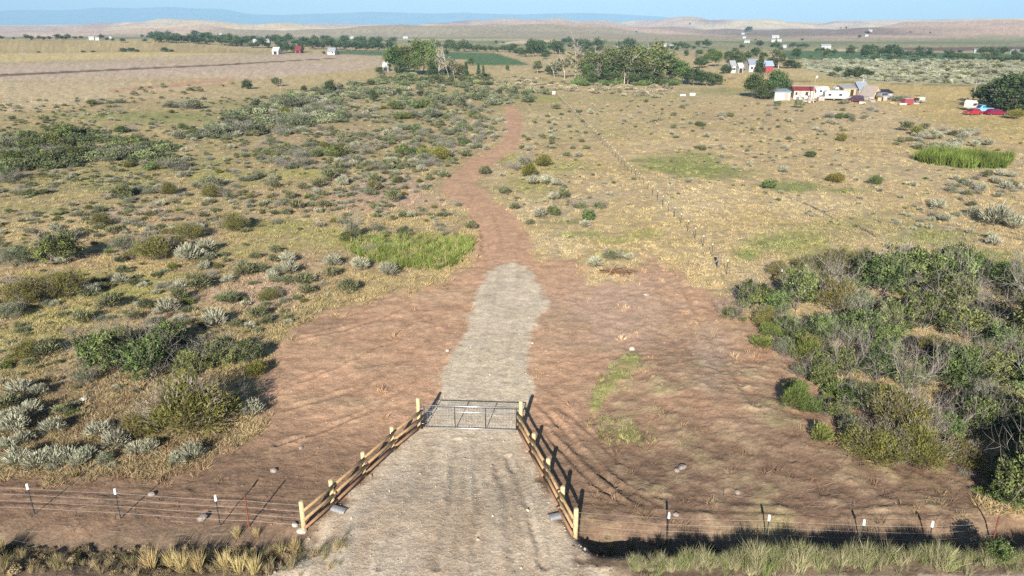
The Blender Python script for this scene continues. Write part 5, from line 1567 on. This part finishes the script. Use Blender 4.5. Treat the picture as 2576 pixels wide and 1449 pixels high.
def building(name, px0, px1, py, wall_h, depth, wall, roof, label, kind='gable_x', rise=.3, openings=(), rz=0.0, over=.25, cat='building', group=None, chimney=False, p=None, width=None):
    p = p or gp((px0 + px1) / 2, py)
    w = width or (px1 - px0) * mpp(p)
    root = empty(name, (p[0], p[1] + depth / 2, p[2]), rz)
    hw, hd = w / 2, depth / 2
    ro = None
    if kind == 'gable_x':                      # ridge runs along x
        r = wall_h + rise * depth
        MB().prism([(-hd, -.3), (hd, -.3), (hd, wall_h), (0, r - .05), (-hd, wall_h)], -hw, hw).build('wall', M[wall], root)
        e = over
        ro = MB().prism([(-hd - e, wall_h - e * rise * 2 + .02), (0, r + .02), (hd + e, wall_h - e * rise * 2 + .02), (hd + e, wall_h - e * rise * 2 + .14), (0, r + .14), (-hd - e, wall_h - e * rise * 2 + .14)], -hw - e, hw + e).build('roof', M[roof], root)
    elif kind == 'gable_y':
        r = wall_h + rise * w
        MB().prism([(-hw, -.3), (hw, -.3), (hw, wall_h), (0, r - .05), (-hw, wall_h)], -hd, hd, 'y').build('wall', M[wall], root)
        e = over
        ro = MB().prism([(-hw - e, wall_h - e * rise * 2 + .02), (0, r + .02), (hw + e, wall_h - e * rise * 2 + .02), (hw + e, wall_h - e * rise * 2 + .14), (0, r + .14), (-hw - e, wall_h - e * rise * 2 + .14)], -hd - e, hd + e, 'y').build('roof', M[roof], root)
    else:                                      # single slope, high at the back
        MB().prism([(-hd, -.3), (hd, -.3), (hd, wall_h + rise * depth - .05), (-hd, wall_h - .05)], -hw, hw).build('wall', M[wall], root)
        e = over
        ro = MB().prism([(-hd - e, wall_h - e * rise), (hd + e, wall_h + rise * (depth + e)), (hd + e, wall_h + rise * (depth + e) + .12), (-hd - e, wall_h - e * rise + .12)], -hw - e, hw + e).build('roof', M[roof], root)
    if chimney:
        MB().box(hw * .3, hw * .3 + .5, -.25, .25, wall_h, wall_h + rise * depth + .9).build('chimney', M['grey_board'], ro)
    for nm, fx, z0, ww, hh, m in openings:     # on the wall that faces the road
        x = fx * w
        op = MB().box(x - ww / 2, x + ww / 2, -hd - .04, -hd + .05, z0, z0 + hh).build(nm, M[m], root)
        if nm == 'window':
            MB().box(x - ww / 2 - .07, x + ww / 2 + .07, -hd - .03, -hd + .04, z0 - .08, z0 - .001).build('sill', M['white_panel'], op)
    tag(root, label, cat, group)
    return root
building('shed', 1948, 1987, 252, 2.1, 4.0, 'green_siding', 'steel_roof', 'pale green metal shed with blue grey steel roof', 'slope', .12, (('door', .25, 0, 1.0, 1.9, 'grey_board'),))
building('house', 2000, 2050, 249, 2.2, 5.0, 'cream_wall', 'red_roof', 'small cream house under a dull red roof', 'gable_x', .16, (('window', .12, .9, .8, 1.0, 'glass'), ('door', -.2, 0, .9, 2.0, 'grey_board'), ('window', -.38, 1.0, .6, .8, 'glass')), R(-8))
building('mobile_home', 1998, 2060, 246, 2.5, 4.2, 'white_panel', 'white_panel', 'long white mobile home behind the red roofed house', 'gable_x', .1, (('window', -.3, 1.2, .9, .8, 'glass'), ('window', .3, 1.2, .9, .8, 'glass')))
building('cabin', 2120, 2151, 243, 2.2, 4.5, 'raw_wood', 'grey_roof', 'brown cabin with a low dark grey roof', 'slope', .15, (('door', .2, 0, .9, 1.9, 'dark_gap'), ('window', -.2, .9, .7, .7, 'glass')))
building('cabin', 2154, 2181, 242, 2.0, 4.0, 'grey_board', 'steel_roof', 'grey board cabin with steep steel roof and stovepipe', 'gable_x', .45, (('door', .1, 0, .9, 1.8, 'dark_gap'), ('window', .35, .9, .6, .7, 'glass')), R(12), chimney=True)
building('a_frame_shed', 2186, 2212, 247, .6, 4.5, 'raw_wood', 'grey_board', 'unfinished raw wood shed with a steep board roof', 'gable_y', .85, (('door', .0, 0, .9, 1.7, 'dark_gap'),), R(20), .3)
building('lean_to', 2212, 2244, 248, 1.5, 3.0, 'grey_board', 'dark_gap', 'low grey lean to with a dark roof full of junk', 'slope', .2, (('door', -.2, 0, 1.4, 1.2, 'dark_gap'), ('door', .25, 0, 1.0, 1.1, 'white_panel')))
building('barn', 1914, 1944, 183, 2.6, 5, 'barn_red', 'blue_roof', 'red barn with a pale blue metal roof', 'gable_x', .3, (('door', -.35, 0, 2.0, 2.0, 'dark_gap'),))
building('shed', 1858, 1868, 184, 2.4, 4, 'white_panel', 'white_panel', 'tiny white shed near the red barn', 'gable_x', .3, (('door', 0, 0, 1.2, 1.8, 'dark_gap'),), group=None)
building('house', 1838, 1850, 183, 2.6, 5, 'white_panel', 'grey_roof', 'white house with grey roof by the farm trees', 'gable_x', .35, (('window', .2, .9, .8, .9, 'glass'),))
building('house', 1884, 1906, 180, 2.6, 5, 'white_panel', 'steel_roof', 'long white house with steel roof beside the red barn', 'gable_x', .35, (('window', .2, .9, .8, .9, 'glass'), ('window', -.2, .9, .8, .9, 'glass')))
building('barn', 963, 977, 180, 1.8, 6, 'far_white', 'white_panel', 'white barn at the foot of the tall green cottonwoods', 'gable_x', .3, (('door', 0, 0, 1.6, 2.0, 'dark_gap'),))
building('shed', 1006, 1015, 183, 2.2, 4, 'white_panel', 'white_panel', 'small white shed under the tall green cottonwoods', 'gable_y', .3, (('door', 0, 0, 1.0, 1.8, 'dark_gap'),))
building('barn', 685, 700, 136.5, 1.9, 8, 'white_panel', 'white_panel', 'white barn at the end of the stubble field', 'gable_x', .3, (('door', 0, 0, 2, 2.2, 'dark_gap'),))
building('house', 824, 842, 138, 1.8, 8, 'white_panel', 'grey_roof', 'white farmhouse with grey roof beside the dark strip end', 'gable_x', .3, (('window', .2, .9, 1, 1, 'glass'),))
building('barn', 742, 756, 134, 2.0, 8, 'barn_red', 'red_roof', 'dark red barn below round trees past the stubble', 'gable_x', .3, (('door', 0, 0, 2, 2.0, 'dark_gap'),))
FARB = [(224, 237, 101), (240, 250, 102), (552, 559, 88), (637, 652, 108), (655, 678, 109), (604, 612, 108), (466, 472, 92), (275, 281, 97), (1868, 1876, 97), (1942, 1960, 96), (1872, 1886, 108), (1940, 1950, 106), (1955, 1966, 106), (1969, 1978, 121), (2066, 2090, 123), (2185, 2194, 80), (2450, 2462, 134), (2540, 2550, 136), (2556, 2566, 137), (1014, 1026, 97), (880, 890, 97),
        (1468, 1484, 113), (1865, 1873, 87), (2176, 2184, 92), (1666, 1676, 118), (1684, 1694, 120), (2330, 2338, 134)]
for i, (a_, b_, py) in enumerate(FARB):
    p = gp((a_ + b_) / 2, py)
    w = (b_ - a_) * mpp(p)
    wh = 'in the far valley tree line' if a_ < 1300 else ('on the slope below the tan hills' if py < 110 else 'among the far valley fields')
    building('farmhouse' if i % 3 else 'barn', a_, b_, py, max(2.4, w * .13), w * .5, 'far_white', ('far_white', 'steel_roof', 'grey_roof')[i % 3], f"distant white {'farmhouse' if i % 3 else 'barn'} {wh}", 'gable_x', .28, (('door', .1, 0, w * .12, w * .12, 'dark_gap'),), group=f"distant white {'farmhouses' if i % 3 else 'barns'} {wh}", p=p, width=w)

def wheel(root, x, y, r=.33, w=.2):
    t = MB().tube([(x, y - w / 2, r), (x, y + w / 2, r)], r, 14).build('wheel', M['tyre'], root)
    MB().tube([(x, y - w / 2 - .012, r), (x, y + w / 2 + .012, r)], r * .55, 10).build('rim', M['chrome'], t)

def vehicle(name, px, py, rz, style, paintm, label, length=4.5, p=None):
    p = p or gp(px, py)
    root = empty(name, (p[0], p[1] + .9, p[2]), rz)
    L, Wd = length, 1.75
    h = L / 2
    if style == 'car':
        low = [(-h, .35), (-h, .78), (-h + .9, .92), (h - 1.2, .92), (h - .1, .74), (h, .4), (h - .2, .28), (-h + .2, .28)]
        cab = [(-h + .5, .9), (-h + 1.1, 1.38), (h - 2.0, 1.40), (h - 1.15, .9)]
    elif style == 'suv':
        low = [(-h, .4), (-h, 1.0), (h - 1.2, 1.05), (h - .1, .9), (h, .45), (h - .2, .32), (-h + .2, .32)]
        cab = [(-h + .05, 1.0), (-h + .25, 1.72), (h - 1.9, 1.74), (h - 1.15, 1.02)]
    else:
        low = [(-h, .5), (-h, 1.05), (-h + 1.9, 1.05), (h - 1.3, 1.08), (h - .05, .98), (h, .5), (h - .2, .4), (-h + .2, .4)]
        cab = [(-h + 1.95, 1.04), (-h + 2.1, 1.75), (h - 2.0, 1.76), (h - 1.35, 1.06)]
    MB().prism(low, -Wd / 2, Wd / 2, 'y').build('body', M[paintm], root, bevel=.05)
    cb = MB().prism([(u, z) for u, z in cab], -Wd / 2 + .1, Wd / 2 - .1, 'y').build('cabin', M[paintm], root, bevel=.05)
    z0, z1 = cab[0][1] + .08, max(q[1] for q in cab) - .1
    u0, u1 = cab[1][0] + .05, cab[2][0] - .05
    um = (u0 + u1) / 2
    for a_, b_ in ((u0, um - .05), (um + .05, u1)):
        for sgn in (-1, 1):
            yy = sgn * (Wd / 2 - .1)
            MB().box(a_, b_, yy - .02, yy + .02, z0, z1).build('window', M['glass'], cb)
    MB().add([(cab[2][0] + .06, -Wd / 2 + .2, z1), (cab[2][0] + .06, Wd / 2 - .2, z1), (cab[3][0] - .05, Wd / 2 - .2, z0), (cab[3][0] - .05, -Wd / 2 + .2, z0), (cab[2][0] + .12, -Wd / 2 + .2, z1 + .02), (cab[2][0] + .12, Wd / 2 - .2, z1 + .02), (cab[3][0] + .03, Wd / 2 - .2, z0 + .02), (cab[3][0] + .03, -Wd / 2 + .2, z0 + .02)],
             [(0, 1, 2, 3), (4, 7, 6, 5), (0, 4, 5, 1), (1, 5, 6, 2), (2, 6, 7, 3), (3, 7, 4, 0)]).build('windscreen', M['glass'], cb)
    for u in (-h + .8, h - .85):
        for sgn in (-1, 1): wheel(root, u, sgn * (Wd / 2 - .05))
    for sgn in (-1, 1):
        MB().box(h - .09, h + .01, sgn * .6 - .16, sgn * .6 + .16, .6, .74).build('headlight', M['chrome'], root)
    MB().box(h - .06, h + .06, -Wd / 2 + .05, Wd / 2 - .05, .36, .5).build('bumper', M['chrome'], root)
    tag(root, label, 'car')
vehicle('parked_car', 2452, 290, R(195), 'car', 'car_red', 'bright red car parked beside the maroon car under trees', 4.2)
vehicle('parked_car', 2508, 291, R(8), 'car', 'car_maroon', 'long dark maroon car parked in dry grass under trees', 5.0)
vehicle('pickup_truck', 2474, 284, R(185), 'pickup', 'car_blue', 'light blue pickup truck parked behind the red car', 4.8)
vehicle('parked_car', 2153, 258, R(170), 'suv', 'car_dark', 'dark maroon wagon parked beside the white camper', 4.2)
vehicle('parked_car', 2228, 250, R(20), 'suv', 'car_grey', 'grey wagon parked against the lean to', 4.2)

def camper(px0, px1, py, rz, h, label):
    p = gp((px0 + px1) / 2, py)
    L = (px1 - px0) * mpp(p)
    root = empty('camper_trailer', (p[0], p[1] + 1.2, p[2]), rz)
    q = L / 2
    MB().prism([(-q, .6), (-q, h - .4), (-q + .4, h), (q - .5, h), (q, h - .6), (q - .1, .9), (q - .5, .6)], -1.15, 1.15, 'y').build('body', M['white_panel'], root, bevel=.06)
    for u in (-.3, .15): MB().box(u * L - .4, u * L + .4, -1.18, -1.13, h * .5, h * .5 + .55).build('window', M['glass'], root)
    MB().box(.32 * L - .3, .32 * L + .3, -1.18, -1.13, .7, h - .5).build('door', M['cream_wall'], root)
    for sgn in (-1, 1): wheel(root, -.1 * L, sgn * 1.0, .34)
    MB().tube([(q - .2, 0, .55), (q + .9, 0, .45)], .05, 6).build('hitch', M['car_grey'], root)
    tag(root, label, 'camper')
camper(2054, 2084, 246, R(10), 3.0, 'tall white camper trailer behind the silver tank')
camper(2076, 2134, 254, R(-6), 2.6, 'long white camper trailer in front of the brown cabin')
camper(2100, 2120, 240, R(0), 2.3, 'small white camper trailer beside the brown cabin')
camper(2438, 2455, 279, R(30), 2.4, 'dusty white camper trailer behind the red car')
def tank(px, py, r, label):
    x, y, z = gp(px, py)
    root = empty('stock_tank', (x, y, z))
    MB().tube([(0, 0, 0), (0, 0, .25), (0, 0, .5), (0, 0, .75), (0, 0, 1.0)], [r, r * 1.02, r, r * 1.02, r], 20).build('tank', M['galv'], root, smooth=True)
    MB().tube([(0, 0, .98), (0, 0, 1.06)], [r * 1.04, r * 1.04], 20, False).build('rim', M['chrome'], root)
    tag(root, label, 'tank')
tank(2012, 255, 1.0, 'round silver stock tank before the cream house')
def trailer(px, py, rz, label, load):
    x, y, z = gp(px, py)
    root = empty('flatbed_trailer', (x, y, z), rz)
    MB().box(-1.6, 1.6, -.8, .8, .5, .62).build('deck', M['grey_board'], root)
    for sgn in (-1, 1): wheel(root, -.2, sgn * .85, .3)
    MB().tube([(1.6, 0, .52), (2.7, 0, .42)], .05, 6).build('hitch', M['rust'], root)
    MB().box(-1.55, -.5, -.6, .6, .62, 1.3).build('crate', M[load], root, bevel=.04)
    tag(root, label, 'trailer')
trailer(2312, 259, R(10), 'flatbed trailer with a dark crate at the homestead edge', 'dark_gap')
def junk_box(px, py, w, d, h, m, lid, label, name='cargo_box', rz=0):
    x, y, z = gp(px, py)
    root = empty(name, (x, y, z), rz)
    MB().box(-w / 2, w / 2, -d / 2, d / 2, .08, h).build('box', M[m], root, bevel=.03)
    MB().box(-w / 2 - .06, w / 2 + .06, -d / 2 - .06, d / 2 + .06, h + .002, h + .1).build('lid', M[lid], root)
    for sx in (-1, 1): MB().box(sx * w * .35 - .1, sx * w * .35 + .1, -d / 2 + .02, d / 2 - .02, 0, .078).build('skid', M['grey_board'], root)
    tag(root, label, 'box')
junk_box(2281, 263, 2.4, 1.6, 1.5, 'barn_red', 'grey_roof', 'dull red box standing on white blocks by the mound', rz=R(10))
junk_box(2270, 264, 1.8, .7, .35, 'white_panel', 'white_panel', 'low white box in front of the dull red box')
junk_box(1741, 241, 1.6, 1.0, .7, 'white_panel', 'white_panel', 'white box lying in pasture before the farm trees')
junk_box(1717, 242, 1.6, .9, .5, 'white_panel', 'steel_roof', 'low grey lidded trough in pasture before the farm trees', 'water_trough')
junk_box(1393, 238, .9, .7, .9, 'white_panel', 'white_panel', 'white box at the far end of the capped post fence')
junk_box(2064, 254, 1.6, 1.2, 1.0, 'grey_board', 'white_panel', 'grey junk box between the tank and long camper')
junk_box(2180, 252, 1.4, 1.2, .9, 'grey_board', 'grey_roof', 'grey junk box before the steep roofed cabin', rz=R(30))
JUNK = ['grey_board', 'white_panel', 'car_grey', 'rust', 'raw_wood', 'dark_gap', 'steel_roof', 'cream_wall']
JN = ['weathered grey', 'dull white', 'dark grey', 'rusty brown', 'raw timber', 'black', 'steel blue', 'cream']
for k in range(26):
    px, py = float(rng.uniform(1992, 2330)), float(rng.uniform(246, 263))
    junk_box(px, py, float(rng.uniform(.5, 1.6)), float(rng.uniform(.5, 1.2)), float(rng.uniform(.3, 1.1)), JUNK[k % 8], JUNK[(k * 3 + 1) % 8], f'{JN[k % 8]} junk crate in the homestead yard clutter', 'junk_crate', float(rng.uniform(0, 3)))
    COL.objects[-1]
for o in COL.objects:
    if o.name.startswith('junk_crate'): o['group'] = 'junk crates in the homestead yard'
def pole(px, py, top, label, lamp=False, arm=True):
    x, y, z = gp(px, py)
    h = min(10.5, (py - top) * mpp((x, y, z)))
    root = empty('utility_pole', (x, y, z))
    MB().tube([(0, 0, -.3), (0, 0, h)], [.16, .11], 8).build('pole', M['pole'], root)
    if arm: MB().box(-1.0, 1.0, -.14, -.05, h - .75, h - .6).build('crossarm', M['pole'], root)
    if lamp: MB().tube([(.25, -.1, h - .25), (.25, -.1, h + .35)], [.35, .22], 10).build('lamp', M['white_panel'], root)
    tag(root, label, 'pole')
pole(1579, 214, 168, 'wooden utility pole in front of the long grove')
pole(2044, 253, 196, 'utility pole with white lamp behind the cream house', True, False)
pole(2444, 266, 206, 'weathered utility pole beside the trees over parked cars')
pole(63, 154, 119, 'utility pole at the edge of the yellow field near the bench bushes')
pole(191, 151, 118, 'utility pole midway along the yellow field edge')

# ------------------------------------------------------------------ single out look-alikes
ORD = 'nearest second third fourth fifth sixth seventh eighth ninth tenth eleventh twelfth thirteenth fourteenth fifteenth sixteenth seventeenth eighteenth nineteenth twentieth twenty-first twenty-second twenty-third twenty-fourth twenty-fifth twenty-sixth'.split()
gate_xy, post_xy = np.array([LB[0][0], LB[0][1]]), np.array(gp(1807, 678)[:2])
shed_xy = np.array(gp(1967, 252)[:2])
sets = {}
for o in COL.objects:
    if o.parent is None and o.get('group') and o.get('category') in ('shrub', 'tree', 'grass clump', 'building'):
        sets.setdefault(o['label'], []).append(o)
for lab, os_ in sets.items():
    if not 1 < len(os_) <= 26: continue
    c = np.mean([[o.location.x, o.location.y] for o in os_], 0)
    nm, q = min((('gate', gate_xy), ('corner post', post_xy), ('green shed', shed_xy)), key=lambda t: np.linalg.norm(c - t[1]))
    os_.sort(key=lambda o: math.hypot(o.location.x - q[0], o.location.y - q[1]))
    for k, o in enumerate(os_):
        w = f"{lab}, {'nearest to' if k == 0 else ORD[k] + ' from'} the {nm}"
        if len(w.split()) <= 16: o['label'] = w
